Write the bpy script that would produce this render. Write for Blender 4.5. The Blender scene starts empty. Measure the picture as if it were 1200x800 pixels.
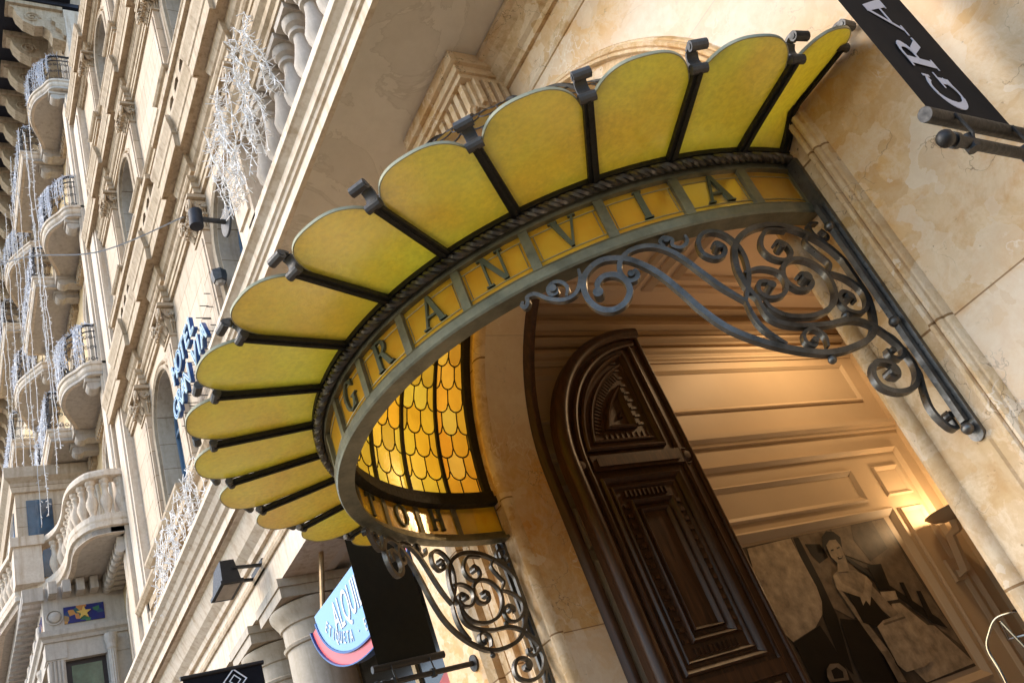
import bpy, math, random
from mathutils import Vector, Matrix
from mathutils.geometry import tessellate_polygon
random.seed(7)
sc = bpy.context.scene
col = sc.collection
PI = math.pi
# ------------------------------------------------------------------ materials
def newmat(name):
    m = bpy.data.materials.new(name); m.use_nodes = True
    nt = m.node_tree; nt.nodes.clear()
    out = nt.nodes.new('ShaderNodeOutputMaterial')
    return m, nt, out
def N(nt, t, **k):
    n = nt.nodes.new(t)
    for a, b in k.items():
        if a in n.inputs.keys(): n.inputs[a].default_value = b
        else: setattr(n, a, b)
    return n
def ramp(nt, src, stops):
    r = nt.nodes.new('ShaderNodeValToRGB'); e = r.color_ramp.elements
    while len(e) > 1: e.remove(e[-1])
    e[0].position = stops[0][0]; e[0].color = (*stops[0][1], 1)
    for p, c in stops[1:]:
        x = e.new(p); x.color = (*c, 1)
    nt.links.new(src, r.inputs['Fac']); return r.outputs['Color']
def mixc(nt, fac, a, b, mode='MIX'):
    m = nt.nodes.new('ShaderNodeMix'); m.data_type = 'RGBA'; m.blend_type = mode
    def s(sock, v):
        if hasattr(v, 'is_linked') or hasattr(v, 'links'): nt.links.new(v, sock)
        elif isinstance(v, (int, float)): sock.default_value = v
        else: sock.default_value = (*v, 1)
    s(m.inputs[0], fac); s(m.inputs[6], a); s(m.inputs[7], b)
    return m.outputs[2]
def coords(nt): return nt.nodes.new('ShaderNodeTexCoord').outputs['Object']
def noise(nt, co, scale, detail=6, rough=.6, dist=0):
    n = N(nt, 'ShaderNodeTexNoise', Scale=scale, Detail=detail, Roughness=rough, Distortion=dist)
    nt.links.new(co, n.inputs['Vector']); return n.outputs['Fac']
def principled(nt, out, colour, rough=.6, metal=0, bump=None, bstr=.2, bdist=.01, spec=.4):
    p = nt.nodes.new('ShaderNodeBsdfPrincipled')
    if hasattr(colour, 'links'): nt.links.new(colour, p.inputs['Base Color'])
    else: p.inputs['Base Color'].default_value = (*colour, 1)
    if hasattr(rough, 'links'): nt.links.new(rough, p.inputs['Roughness'])
    else: p.inputs['Roughness'].default_value = rough
    p.inputs['Metallic'].default_value = metal
    p.inputs['Specular IOR Level'].default_value = spec
    if bump is not None:
        b = N(nt, 'ShaderNodeBump', Strength=bstr, Distance=bdist)
        nt.links.new(bump, b.inputs['Height']); nt.links.new(b.outputs[0], p.inputs['Normal'])
    nt.links.new(p.outputs[0], out.inputs[0]); return p
def mapping(nt, co, rot=(0, 0, 0), scale=(1, 1, 1), loc=(0, 0, 0)):
    m = N(nt, 'ShaderNodeMapping'); m.inputs['Rotation'].default_value = rot
    m.inputs['Scale'].default_value = scale; m.inputs['Location'].default_value = loc
    nt.links.new(co, m.inputs[0]); return m.outputs[0]
def swiz(nt, co):       # (x,z,0) for wall patterns
    s = nt.nodes.new('ShaderNodeSeparateXYZ'); nt.links.new(co, s.inputs[0])
    c = nt.nodes.new('ShaderNodeCombineXYZ')
    nt.links.new(s.outputs[0], c.inputs[0]); nt.links.new(s.outputs[2], c.inputs[1]); return c.outputs[0]

def mat_stone(name, a, b, dark, bw=None, bh=None, joint=.004, streak=True, orange=None, rough=.75, bstr=.25):
    m, nt, out = newmat(name); co = coords(nt)
    n1 = noise(nt, co, 1.1, 8, .65); n2 = noise(nt, co, 14, 6, .7)
    c = ramp(nt, n1, [(.3, a), (.7, b)])
    c = mixc(nt, ramp(nt, n2, [(.35, (0, 0, 0)), (.75, (.45, .45, .45))]), c, dark)
    if streak:
        st = noise(nt, mapping(nt, co, scale=(5, 5, .35)), 2.2, 5, .6)
        c = mixc(nt, ramp(nt, st, [(.5, (0, 0, 0)), (.72, (.7, .7, .7))]), c, dark)
    if orange:
        o = noise(nt, co, .85, 5, .55, .6)
        c = mixc(nt, ramp(nt, o, [(.4, (0, 0, 0)), (.62, (.85, .85, .85))]), c, orange)
        o3 = noise(nt, co, 3.6, 10, .72, .5)
        c = mixc(nt, ramp(nt, o3, [(.42, (0, 0, 0)), (.5, (.6, .6, .6)), (.56, (.1, .1, .1))]), c, (.78, .62, .42))
        o2 = noise(nt, co, 7, 9, .7, .4)
        c = mixc(nt, ramp(nt, o2, [(.48, (0, 0, 0)), (.7, (.55, .55, .55))]), c, (orange[0]*.8, orange[1]*.7, orange[2]*.6))
        v = N(nt, 'ShaderNodeTexVoronoi', feature='DISTANCE_TO_EDGE', Scale=2.6)
        wn = nt.nodes.new('ShaderNodeTexNoise'); wn.inputs['Scale'].default_value = 5; wn.inputs['Detail'].default_value = 6
        nt.links.new(co, wn.inputs['Vector'])
        add = N(nt, 'ShaderNodeVectorMath', operation='MULTIPLY_ADD'); nt.links.new(wn.outputs['Color'], add.inputs[0])
        add.inputs[1].default_value = (.5, .5, .5); nt.links.new(co, add.inputs[2]); nt.links.new(add.outputs[0], v.inputs['Vector'])
        mask = noise(nt, co, 2.0, 3)
        vb = N(nt, 'ShaderNodeTexVoronoi', Scale=5.0); nt.links.new(add.outputs[0], vb.inputs['Vector'])
        sb_ = nt.nodes.new('ShaderNodeSeparateColor'); nt.links.new(vb.outputs['Color'], sb_.inputs[0])
        c = mixc(nt, ramp(nt, sb_.outputs[0], [(.5, (0,)*3), (1, (.5,)*3)]), c, (.80, .70, .56)); c = mixc(nt, ramp(nt, sb_.outputs[1], [(.6, (0,)*3), (1, (.45,)*3)]), c, (.56, .33, .13))
        cr = ramp(nt, v.outputs['Distance'], [(0, (.8, .8, .8)), (.008, (0, 0, 0))])
        mm = mixc(nt, 1.0, cr, ramp(nt, mask, [(.5, (0, 0, 0)), (.56, (1, 1, 1))]), 'MULTIPLY')
        c = mixc(nt, mm, c, (.16, .09, .045))
        v2 = N(nt, 'ShaderNodeTexVoronoi', feature='DISTANCE_TO_EDGE', Scale=3.1)
        nt.links.new(add.outputs[0], v2.inputs['Vector'])
        cr2 = ramp(nt, v2.outputs['Distance'], [(0, (1, 1, 1)), (.02, (0, 0, 0))])
        mm2 = mixc(nt, 1.0, cr2, ramp(nt, noise(nt, co, 1.5, 4), [(.53, (0, 0, 0)), (.6, (.8, .8, .8))]), 'MULTIPLY')
        c = mixc(nt, mm2, c, (.85, .75, .62))
        pit = noise(nt, co, 38, 3, .5)
        c = mixc(nt, ramp(nt, pit, [(.22, (.7, .7, .7)), (.3, (0, 0, 0))]), c, (.12, .07, .035))
    h = n2
    if bw:
        br = N(nt, 'ShaderNodeTexBrick', offset=.5, squash=1)
        br.inputs['Scale'].default_value = 1; br.inputs['Brick Width'].default_value = bw
        br.inputs['Row Height'].default_value = bh; br.inputs['Mortar Size'].default_value = joint
        br.inputs['Mortar Smooth'].default_value = .2
        br.inputs['Color1'].default_value = (.88, .86, .84, 1); br.inputs['Color2'].default_value = (1.08, 1.06, 1.04, 1)
        br.inputs['Mortar'].default_value = (.4, .3, .2, 1)
        nt.links.new(mapping(nt, swiz(nt, co), loc=((1.9, -.82, 0) if name == 'marbled_stone' else (0, 0, 0))), br.inputs['Vector'])
        c = mixc(nt, 1.0, c, br.outputs['Color'], 'MULTIPLY')
        inv = N(nt, 'ShaderNodeMath', operation='MULTIPLY_ADD'); nt.links.new(br.outputs['Fac'], inv.inputs[0])
        inv.inputs[1].default_value = -3; nt.links.new(n2, inv.inputs[2]); h = inv.outputs[0]
    if name == 'marbled_stone':      # paler block below the low joint, paler band higher up
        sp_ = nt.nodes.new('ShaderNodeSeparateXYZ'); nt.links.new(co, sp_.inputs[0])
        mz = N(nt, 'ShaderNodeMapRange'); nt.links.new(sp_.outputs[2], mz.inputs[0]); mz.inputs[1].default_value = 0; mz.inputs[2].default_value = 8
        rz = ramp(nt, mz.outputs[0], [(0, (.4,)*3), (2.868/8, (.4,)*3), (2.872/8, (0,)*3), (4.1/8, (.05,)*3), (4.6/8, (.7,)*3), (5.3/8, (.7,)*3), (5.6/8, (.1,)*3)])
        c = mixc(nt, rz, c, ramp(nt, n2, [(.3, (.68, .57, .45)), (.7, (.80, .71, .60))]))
    principled(nt, out, c, rough, 0, h, bstr, .008, .3)
    return m
M = {}
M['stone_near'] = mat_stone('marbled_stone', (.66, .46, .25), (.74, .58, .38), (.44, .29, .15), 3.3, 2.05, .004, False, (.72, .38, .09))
M['stone_mould'] = mat_stone('moulded_stone', (.60, .44, .26), (.68, .55, .38), (.30, .18, .08), 40, .96, .006, orange=(.54, .32, .11))
M['stone_facade'] = mat_stone('facade_stone', (.62, .51, .38), (.70, .60, .47), (.38, .27, .17), 3.1, .46, .006)
M['stone_trim'] = mat_stone('facade_trim', (.54, .42, .28), (.64, .52, .38), (.22, .14, .07), bstr=.5)
M['stone_white'] = mat_stone('painted_cornice', (.72, .61, .48), (.80, .71, .60), (.42, .28, .15))
M['stone_grey'] = mat_stone('grey_stone', (.52, .46, .39), (.6, .54, .47), (.34, .28, .22))
M['stone_yellow'] = mat_stone('yellow_render', (.66, .47, .24), (.74, .58, .34), (.5, .36, .2))
M['column_stone'] = mat_stone('column_stone', (.46, .38, .28), (.56, .48, .38), (.3, .23, .15), rough=.55)
def mat_soffit():
    m, nt, out = newmat('stained_soffit'); co = coords(nt)
    n = noise(nt, co, 1.3, 7, .6, .8); e = ramp(nt, n, [(0, (.74, .67, .59)), (.50, (.75, .68, .60)), (.505, (.60, .53, .45)), (.52, (.69, .62, .54)), (.7, (.72, .65, .57))])
    n3 = noise(nt, co, 5, 6, .7)
    c = mixc(nt, ramp(nt, n3, [(.4, (0, 0, 0)), (.8, (.5, .5, .5))]), e, (.56, .49, .41))
    principled(nt, out, c, .85, 0, n3, .1, .004); return m
M['soffit'] = mat_soffit()
def mat_iron(name, c1, c2, rough=.42, metal=.55):
    m, nt, out = newmat(name); co = coords(nt)
    n = noise(nt, co, 7, 7, .7); n2 = noise(nt, co, 60, 3)
    c = ramp(nt, n, [(.3, c1), (.62, c2), (.85, (c2[0]*1.3, c2[1]*.9, c2[2]*.6))])
    r = ramp(nt, n2, [(.3, (rough,)*3), (.7, (min(1, rough+.25),)*3)])
    principled(nt, out, c, r, metal, n2, .35, .003, .5); return m
M['iron'] = mat_iron('wrought_iron', (.055, .05, .042), (.16, .15, .135), .27, .75)
M['iron_rail'] = mat_iron('patinated_iron', (.12, .115, .075), (.25, .235, .155), .30, .5)
M['iron_dark'] = mat_iron('dark_iron', (.010, .010, .008), (.022, .021, .016), .5, .2)
M['curl_metal'] = mat_iron('curl_iron', (.06, .058, .055), (.12, .115, .11), .45, .5)
M['black_metal'] = mat_iron('black_metal', (.008, .007, .006), (.014, .012, .011), .4, .1)
M['rail_iron'] = mat_iron('railing_iron', (.03, .03, .035), (.06, .06, .065), .5, .4)
def mat_glass(name, c1, c2, tcol, mix=.6, gl=.12, scale=3, attr=False, bumps=40, rough=.12, transp=0.0, fk=.7, mottled=False):
    m, nt, out = newmat(name); co = coords(nt)
    n = noise(nt, co, scale, 5, .6, 1.0)
    c = ramp(nt, n, [(.3, c1), (.7, c2)])
    t = mixc(nt, ramp(nt, noise(nt, co, scale*.7, 4, .55, 1.5), [(.35, (0, 0, 0)), (.7, (1, 1, 1))]), c, tcol)
    if attr:
        a = nt.nodes.new('ShaderNodeAttribute'); a.attribute_name = 'tint'
        t = mixc(nt, 1.0, t, a.outputs['Color'], 'MULTIPLY'); c = mixc(nt, 1.0, c, a.outputs['Color'], 'MULTIPLY')
    oi = nt.nodes.new('ShaderNodeObjectInfo')
    hv = nt.nodes.new('ShaderNodeHueSaturation'); 
    mr = N(nt, 'ShaderNodeMapRange'); nt.links.new(oi.outputs['Random'], mr.inputs[0]); mr.inputs[3].default_value = .487; mr.inputs[4].default_value = .512
    nt.links.new(mr.outputs[0], hv.inputs['Hue']); nt.links.new(t, hv.inputs['Color'])
    if mottled:
        g1 = noise(nt, co, 42, 3, .6); gm = ramp(nt, g1, [(.35, (.62,)*3), (.65, (1.25,)*3)])
        c = mixc(nt, 1.0, c, gm, 'MULTIPLY')
        dn = noise(nt, co, 2.6, 6, .65, 1.0); c = mixc(nt, ramp(nt, dn, [(.52, (0,)*3), (.72, (.42,)*3)]), c, (.36, .36, .03))
        vo = N(nt, 'ShaderNodeTexVoronoi', Scale=5.5, feature='SMOOTH_F1'); nt.links.new(co, vo.inputs['Vector'])  # soft caustic light painted into the petal colour as pale cells
        c = mixc(nt, ramp(nt, vo.outputs['Distance'], [(.35, (0,)*3), (.6, (.3,)*3)]), c, (.85, .70, .10))
        wv = nt.nodes.new('ShaderNodeTexNoise'); wv.inputs['Scale'].default_value = 4; nt.links.new(co, wv.inputs['Vector'])
        ad = N(nt, 'ShaderNodeVectorMath', operation='MULTIPLY_ADD'); nt.links.new(wv.outputs['Color'], ad.inputs[0]); ad.inputs[1].default_value = (.3, .3, .3); nt.links.new(co, ad.inputs[2])
        ve = N(nt, 'ShaderNodeTexVoronoi', Scale=8.5, feature='DISTANCE_TO_EDGE'); nt.links.new(ad.outputs[0], ve.inputs['Vector'])
        caustic_web = mixc(nt, 1.0, ramp(nt, ve.outputs['Distance'], [(0, (.6,)*3), (.09, (0,)*3)]), ramp(nt, noise(nt, co, 1.6, 3), [(.42, (0,)*3), (.62, (1,)*3)]), 'MULTIPLY')  # caustic light lines painted into the petal colour
        c = mixc(nt, caustic_web, c, (.92, .88, .30))
        sp = noise(nt, co, 16, 4, .8, 2); c = mixc(nt, ramp(nt, sp, [(.66, (0,)*3), (.71, (.7,)*3)]), c, (.16, .09, .03))
        hd = nt.nodes.new('ShaderNodeHueSaturation'); oi2 = nt.nodes.new('ShaderNodeObjectInfo'); mr2 = N(nt, 'ShaderNodeMapRange')
        nt.links.new(oi2.outputs['Random'], mr2.inputs[0]); mr2.inputs[3].default_value = .49; mr2.inputs[4].default_value = .515
        nt.links.new(mr2.outputs[0], hd.inputs['Hue']); nt.links.new(c, hd.inputs['Color']); c = hd.outputs[0]
        t = mixc(nt, 1.0, t, gm, 'MULTIPLY'); t = mixc(nt, .75, t, c)
        st_ = noise(nt, mapping(nt, co, scale=(1, 1, 1)), 9, 7, .75, 2.5); t = mixc(nt, ramp(nt, st_, [(.5, (0,)*3), (.62, (.35,)*3), (.7, (.1,)*3)]), t, (.30, .24, .02)); c = mixc(nt, ramp(nt, st_, [(.5, (0,)*3), (.62, (.25,)*3), (.7, (.1,)*3)]), c, (.36, .27, .03))
    d = N(nt, 'ShaderNodeBsdfDiffuse'); nt.links.new(c, d.inputs[0])
    tr = N(nt, 'ShaderNodeBsdfTranslucent'); nt.links.new(hv.outputs[0], tr.inputs[0])
    g = N(nt, 'ShaderNodeBsdfGlossy', Roughness=rough); g.inputs[0].default_value = (1, .95, .8, 1)
    b = N(nt, 'ShaderNodeBump', Strength=.25, Distance=.004); nt.links.new(noise(nt, co, bumps, 3, .5, .5), b.inputs['Height'])
    nt.links.new(b.outputs[0], g.inputs['Normal'])
    m1 = N(nt, 'ShaderNodeMixShader', Fac=mix); nt.links.new(d.outputs[0], m1.inputs[1]); nt.links.new(tr.outputs[0], m1.inputs[2])
    src = m1.outputs[0]
    if transp:
        tp = N(nt, 'ShaderNodeBsdfTransparent'); nt.links.new(hv.outputs[0], tp.inputs[0])
        m3 = N(nt, 'ShaderNodeMixShader', Fac=transp); nt.links.new(src, m3.inputs[1]); nt.links.new(tp.outputs[0], m3.inputs[2]); src = m3.outputs[0]
    fr = N(nt, 'ShaderNodeFresnel', IOR=1.45); sc_ = N(nt, 'ShaderNodeMath', operation='MULTIPLY_ADD'); nt.links.new(fr.outputs[0], sc_.inputs[0]); sc_.inputs[1].default_value = fk; sc_.inputs[2].default_value = gl*.3
    m2 = N(nt, 'ShaderNodeMixShader'); nt.links.new(sc_.outputs[0], m2.inputs[0]); nt.links.new(src, m2.inputs[1]); nt.links.new(g.outputs[0], m2.inputs[2])
    nt.links.new(m2.outputs[0], out.inputs[0]); return m
M['petal'] = mat_glass('petal_glass', (.82, .60, .10), (.86, .70, .14), (.86, .80, .17), .55, .05, 1.9, False, 70, .3, .06, .3, True)
M['band_glass'] = mat_glass('amber_band_glass', (.86, .50, .04), (.90, .66, .07), (.98, .74, .08), .5, .15, 5, False, 34, .2, .22, .4)
M['dome_glass'] = mat_glass('amber_dome_glass', (.52, .25, .018), (.58, .30, .025), (.66, .35, .03), .8, .1, 3, True, 50, .2, .12, .3)
M['glass_edge'] = mat_stone('glass_edge', (.40, .40, .28), (.5, .5, .38), (.25, .25, .15), streak=False)
def mat_plain(name, c, rough=.6, metal=0, nz=0, spec=.4, nscale=20):
    m, nt, out = newmat(name)
    if nz:
        co = coords(nt); n = noise(nt, co, nscale, 5); cc = ramp(nt, n, [(.3, tuple(v*(1-nz) for v in c)), (.7, tuple(min(1, v*(1+nz)) for v in c))])
        principled(nt, out, cc, rough, metal, n, .1, .002, spec)
    else: principled(nt, out, c, rough, metal, spec=spec)
    return m
M['lead'] = mat_plain('lead_came', (.03, .022, .012), .5, .3)
M['lettermetal'] = mat_iron('letter_metal', (.07, .08, .05), (.13, .14, .09), .35, .4)
M['came'] = mat_plain('came_line', (.30, .25, .10), .4, .3, .2)
M['interior'] = mat_plain('interior_paint', (.52, .40, .27), .55, 0, .06, .35, 1.5)
M['interior_ceiling'] = mat_plain('ceiling_paint', (.68, .56, .45), .6, 0, .05, .3, 1)
M['banner'] = mat_plain('banner_fabric', (.009, .009, .011), .8, 0, .15, .15)
M['banner_text'] = mat_plain('banner_print', (.5, .5, .56), .7)
M['banner_brown'] = mat_plain('brown_banner_fabric', (.013, .011, .006), .8, 0, .15, .15)
M['white_paint'] = mat_plain('white_paint', (.8, .8, .8), .5)
M['chrome'] = mat_plain('chrome', (.32, .29, .25), .15, 1)
M['window_glass'] = None
def mat_window():
    m, nt, out = newmat('window_glass'); co = coords(nt)
    n = noise(nt, co, 2, 3); c = ramp(nt, n, [(.35, (.02, .045, .08)), (.65, (.05, .12, .2))])
    principled(nt, out, c, .06, 0, spec=1.0); return m
M['window_glass'] = mat_window()
M['window_frame'] = mat_plain('window_frame', (.12, .2, .3), .4)
M['dark_room'] = mat_plain('dark_shop_glass', (.012, .013, .012), .15)
M['green_glass'] = mat_plain('green_curtained_glass', (.07, .12, .08), .15, 0, .5, .8, 4)
M['brown_frame'] = mat_plain('brown_frame', (.03, .018, .014), .4)
M['blue_sign'] = mat_plain('blue_sign', (.22, .42, .68), .3)
M['red_sign'] = mat_plain('red_sign', (.75, .12, .12), .4)
M['navy'] = mat_plain('navy_enamel', (.01, .07, .26), .3)
M['pale_edge'] = mat_plain('pale_blue_edge', (.55, .75, .9), .4)
M['light_net'] = mat_plain('white_light_net', (.75, .78, .85), .5)
M['light_net_warm'] = mat_plain('white_light_wire', (.85, .84, .82), .5)
M['brass'] = mat_plain('brass', (.45, .3, .15), .35, .7, .2)
M['roof'] = mat_plain('dark_roof_boards', (.02, .02, .03), .6, 0, .4)
M['asphalt'] = mat_plain('asphalt', (.05, .05, .05), .9, 0, .2)
M['pavement'] = mat_stone('pavement_slabs', (.42, .37, .31), (.5, .45, .38), (.3, .26, .2), .6, .6, .01)
def mat_emit(name, c, s):
    m, nt, out = newmat(name); e = N(nt, 'ShaderNodeEmission', Strength=s); e.inputs[0].default_value = (*c, 1); nt.links.new(e.outputs[0], out.inputs[0]); return m
M['lamp_glow'] = mat_emit('lamp_glow', (1, .78, .45), 5)
def mat_wood():
    m, nt, out = newmat('dark_varnished_wood'); co = coords(nt)
    n = noise(nt, mapping(nt, co, scale=(6, 6, .6)), 6, 8, .65, .6)
    c = ramp(nt, n, [(.3, (.026, .011, .005)), (.55, (.06, .025, .010)), (.75, (.11, .046, .017))])
    r = ramp(nt, n, [(.3, (.34,)*3), (.7, (.5,)*3)])
    principled(nt, out, c, r, 0, n, .15, .003, .4); return m
M['wood'] = mat_wood()
def mat_mosaic():
    m, nt, out = newmat('ceramic_frieze'); co = coords(nt)
    v = N(nt, 'ShaderNodeTexVoronoi', Scale=9); nt.links.new(co, v.inputs['Vector'])
    s = nt.nodes.new('ShaderNodeSeparateColor'); nt.links.new(v.outputs['Color'], s.inputs[0])
    c = ramp(nt, s.outputs[0], [(0, (.02, .03, .16)), (.5, (.03, .03, .14)), (.52, (.55, .3, .06)), (.7, (.5, .2, .08)), (.72, (.06, .2, .08)), (.88, (.02, .03, .16))])
    principled(nt, out, c, .25); return m
M['mosaic'] = mat_mosaic()
M['gold'] = mat_plain('gold_star', (.7, .45, .1), .35)
for k, c in dict(ph_black=(.006, .005, .004), ph_mid=(.16, .12, .08), ph_light=(.36, .28, .19), ph_grey=(.08, .06, .042), ph_skin=(.26, .2, .135)).items():
    M[k] = mat_plain('print_'+k[3:], c, .5, 0, .4, .3, 11)

# ------------------------------------------------------------------ mesh builder
class MB:
    def __init__(s): s.v = []; s.f = []; s.tint = {}
    def add(s, vs, fs):
        o = len(s.v); s.v += [tuple(p) for p in vs]; s.f += [tuple(i+o for i in f) for f in fs]
    def box(s, a, b):
        x0, x1 = sorted((a[0], b[0])); y0, y1 = sorted((a[1], b[1])); z0, z1 = sorted((a[2], b[2]))
        s.add([(x0,y0,z0),(x1,y0,z0),(x1,y1,z0),(x0,y1,z0),(x0,y0,z1),(x1,y0,z1),(x1,y1,z1),(x0,y1,z1)],
              [(0,3,2,1),(4,5,6,7),(0,1,5,4),(1,2,6,5),(2,3,7,6),(3,0,4,7)])
    def bar(s, p, q, w, h=None, up=(0,0,1)):
        h = h or w; s.sweep([p, q], w, h, up=up)
    def frames(s, path, closed):
        n = len(path); P = [Vector(p) for p in path]; T = []
        for i in range(n):
            if closed: t = P[(i+1) % n]-P[i-1]
            else: t = P[min(n-1, i+1)]-P[max(0, i-1)]
            T.append(t.normalized() if t.length > 1e-9 else Vector((0,0,1)))
        return P, T
    def sweep(s, path, w, h, up=(0,0,1), closed=False, upf=None, ws=None):
        P, T = s.frames(path, closed); n = len(P); vs = []; fs = []
        for i in range(n):
            u = Vector(upf(i) if upf else up); side = T[i].cross(u)
            if side.length < 1e-6: side = T[i].cross(Vector((1, .1, 0)))
            side.normalize(); u2 = side.cross(T[i]).normalized()
            k = ws[i] if ws else 1
            for a, b in ((-1,-1),(1,-1),(1,1),(-1,1)): vs.append(P[i]+side*(a*w*k/2)+u2*(b*h/2))
        for i in range(n if closed else n-1):
            j = (i+1) % n
            for k in range(4):
                l = (k+1) % 4; fs.append((i*4+k, j*4+k, j*4+l, i*4+l))
        if not closed: fs += [(0,1,2,3), ((n-1)*4+3,(n-1)*4+2,(n-1)*4+1,(n-1)*4)]
        s.add(vs, fs)
    def tube(s, path, r, n=8, closed=False, rs=None):
        P, T = s.frames(path, closed); m = len(P); vs = []; fs = []
        ref = Vector((0,0,1)) if abs(T[0].z) < .9 else Vector((1,0,0))
        u = (ref-T[0]*ref.dot(T[0])).normalized()
        for i in range(m):
            u = (u-T[i]*u.dot(T[i])); u = u.normalized() if u.length > 1e-6 else Vector((1,0,0)); w = T[i].cross(u)
            rr = rs[i] if rs else r
            for k in range(n):
                a = 2*PI*k/n; vs.append(P[i]+u*(math.cos(a)*rr)+w*(math.sin(a)*rr))
        for i in range(m if closed else m-1):
            j = (i+1) % m
            for k in range(n):
                l = (k+1) % n; fs.append((i*n+k, i*n+l, j*n+l, j*n+k))
        if not closed: fs += [tuple(range(n))[::-1], tuple((m-1)*n+k for k in range(n))]
        s.add(vs, fs)
    def lathe(s, prof, c=(0,0,0), n=16, axis='z', a0=0, a1=2*PI):
        full = abs(a1-a0-2*PI) < 1e-6; m = n if full else n+1; vs = []; fs = []
        for r, h in prof:
            for k in range(m):
                a = a0+(a1-a0)*k/n; x, y = r*math.cos(a), r*math.sin(a)
                if axis == 'z': p = (x, y, h)
                elif axis == 'y': p = (x, h, y)
                else: p = (h, x, y)
                vs.append((c[0]+p[0], c[1]+p[1], c[2]+p[2]))
        L = len(prof)
        for i in range(L-1):
            for k in range(n):
                l = (k+1) % m if full else k+1
                fs.append((i*m+k, i*m+l, (i+1)*m+l, (i+1)*m+k))
        if full:
            fs.append(tuple(range(m))[::-1]); fs.append(tuple((L-1)*m+k for k in range(m)))
        s.add(vs, fs)
    def sphere(s, c, r, n=12, m=8, sc_=(1,1,1)):
        pr = [(max(1e-4, r*math.sin(PI*i/m)), -r*math.cos(PI*i/m)) for i in range(m+1)]
        o = len(s.v); s.lathe(pr, (0,0,0), n)
        for i in range(o, len(s.v)): s.v[i] = (s.v[i][0]*sc_[0]+c[0], s.v[i][1]*sc_[1]+c[1], s.v[i][2]*sc_[2]+c[2])
    def plate(s, loops, mp, t0, t1):
        """loops: outer + holes, 2D; mp(a,b,t)->xyz; solid between t0 and t1"""
        flat = [p for l in loops for p in l]
        tris = tessellate_polygon([[Vector((a, b, 0)) for a, b in l] for l in loops])
        n = len(flat)
        s.add([mp(a, b, t0) for a, b in flat]+[mp(a, b, t1) for a, b in flat],
              [tuple(t) for t in tris]+[tuple(i+n for i in reversed(t)) for t in tris])
        o = len(s.v)-2*n; k = 0; fs = []
        for l in loops:
            L = len(l)
            for i in range(L):
                a = k+i; b = k+(i+1) % L; s.f.append((o+a, o+b, o+b+n, o+a+n))
            k += L
    def mold(s, path, prof, mp, closed=False):
        """sweep closed profile (off,h) along 2D path with mitres; off measured along left normal (-dy,dx)"""
        n = len(path); P = [Vector(p).to_2d() if len(p) > 2 else Vector(p) for p in path]; rows = []
        for i in range(n):
            d0 = (P[i]-P[i-1]) if (i > 0 or closed) else None
            d1 = (P[(i+1) % n]-P[i]) if (i < n-1 or closed) else None
            d0 = d0.normalized() if d0 is not None else d1.normalized(); d1 = d1.normalized() if d1 is not None else d0
            n0 = Vector((-d0.y, d0.x)); n1 = Vector((-d1.y, d1.x)); m = (n0+n1)
            m = m/max(.2, m.length_squared)*2 if m.length > 1e-6 else n0
            rows.append([mp(*(P[i]+m*o), h) for o, h in prof])
        L = len(prof); vs = [v for r in rows for v in r]; fs = []
        for i in range(n if closed else n-1):
            j = (i+1) % n
            for k in range(L):
                l = (k+1) % L; fs.append((i*L+k, j*L+k, j*L+l, i*L+l))
        o = len(s.v); s.add(vs, fs)
        if not closed:
            for base in (0, (n-1)*L):
                tr = tessellate_polygon([[Vector((a, b, 0)) for a, b in prof]])
                s.f += [tuple(o+base+i for i in t) for t in tr]
    def build(s, name, mat, parent=None, smooth=False, angle=35, loc=None):
        me = bpy.data.meshes.new(name); me.from_pydata(s.v, [], s.f); me.materials.append(mat)
        import bmesh
        bm = bmesh.new(); bm.from_mesh(me)
        if not s.tint: bmesh.ops.recalc_face_normals(bm, faces=bm.faces)
        bm.to_mesh(me); bm.free()
        if s.tint:
            at = me.attributes.new('tint', 'FLOAT_COLOR', 'FACE')
            for i in range(len(me.polygons)): at.data[i].color = (*s.tint.get(i, (1,1,1)), 1)
        if smooth:
            me.polygons.foreach_set('use_smooth', [True]*len(me.polygons))
            try: me.set_sharp_from_angle(angle=math.radians(angle))
            except Exception: pass
        me.update()
        o = bpy.data.objects.new(name, me); col.objects.link(o)
        if parent is not None:
            o.parent = parent
            w = wloc(parent); o.location = (-w[0], -w[1], -w[2])
        if loc is not None: # re-origin at loc (for copies)
            me.transform(Matrix.Translation((-loc[0], -loc[1], -loc[2])))
            o.location = Vector(o.location)+Vector(loc)
        return o
def wloc(o):
    v = Vector((0,0,0))
    while o is not None: v += o.location; o = o.parent
    return v
def tag(o, label=None, cat=None, group=None, kind=None):
    if label: o['label'] = label
    if cat: o['category'] = cat
    if group: o['group'] = group
    if kind: o['kind'] = kind
    return o
def empty(name, loc, label=None, cat=None, group=None, kind=None):
    o = bpy.data.objects.new(name, None); col.objects.link(o); o.location = loc; o.empty_display_size = .1
    return tag(o, label, cat, group, kind)
def copy_tree(o, parent=None):
    c = o.copy(); col.objects.link(c)
    if parent is not None: c.parent = parent
    for ch in list(o.children): copy_tree(ch, c)
    return c
XZ = lambda a, b, t: (a, t, b)
YZ = lambda a, b, t: (t, a, b)
XY = lambda a, b, h: (a, b, h)
def spline(pts, sub=5):
    out = []; n = len(pts); P = [Vector(p) for p in pts]
    for i in range(n-1):
        p0 = P[max(0, i-1)]; p1 = P[i]; p2 = P[i+1]; p3 = P[min(n-1, i+2)]
        for k in range(sub):
            t = k/sub; out.append(.5*((2*p1)+(p2-p0)*t+(2*p0-5*p1+4*p2-p3)*t*t+(3*p1-p0-3*p2+p3)*t**3))
    out.append(P[-1]); return out
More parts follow.
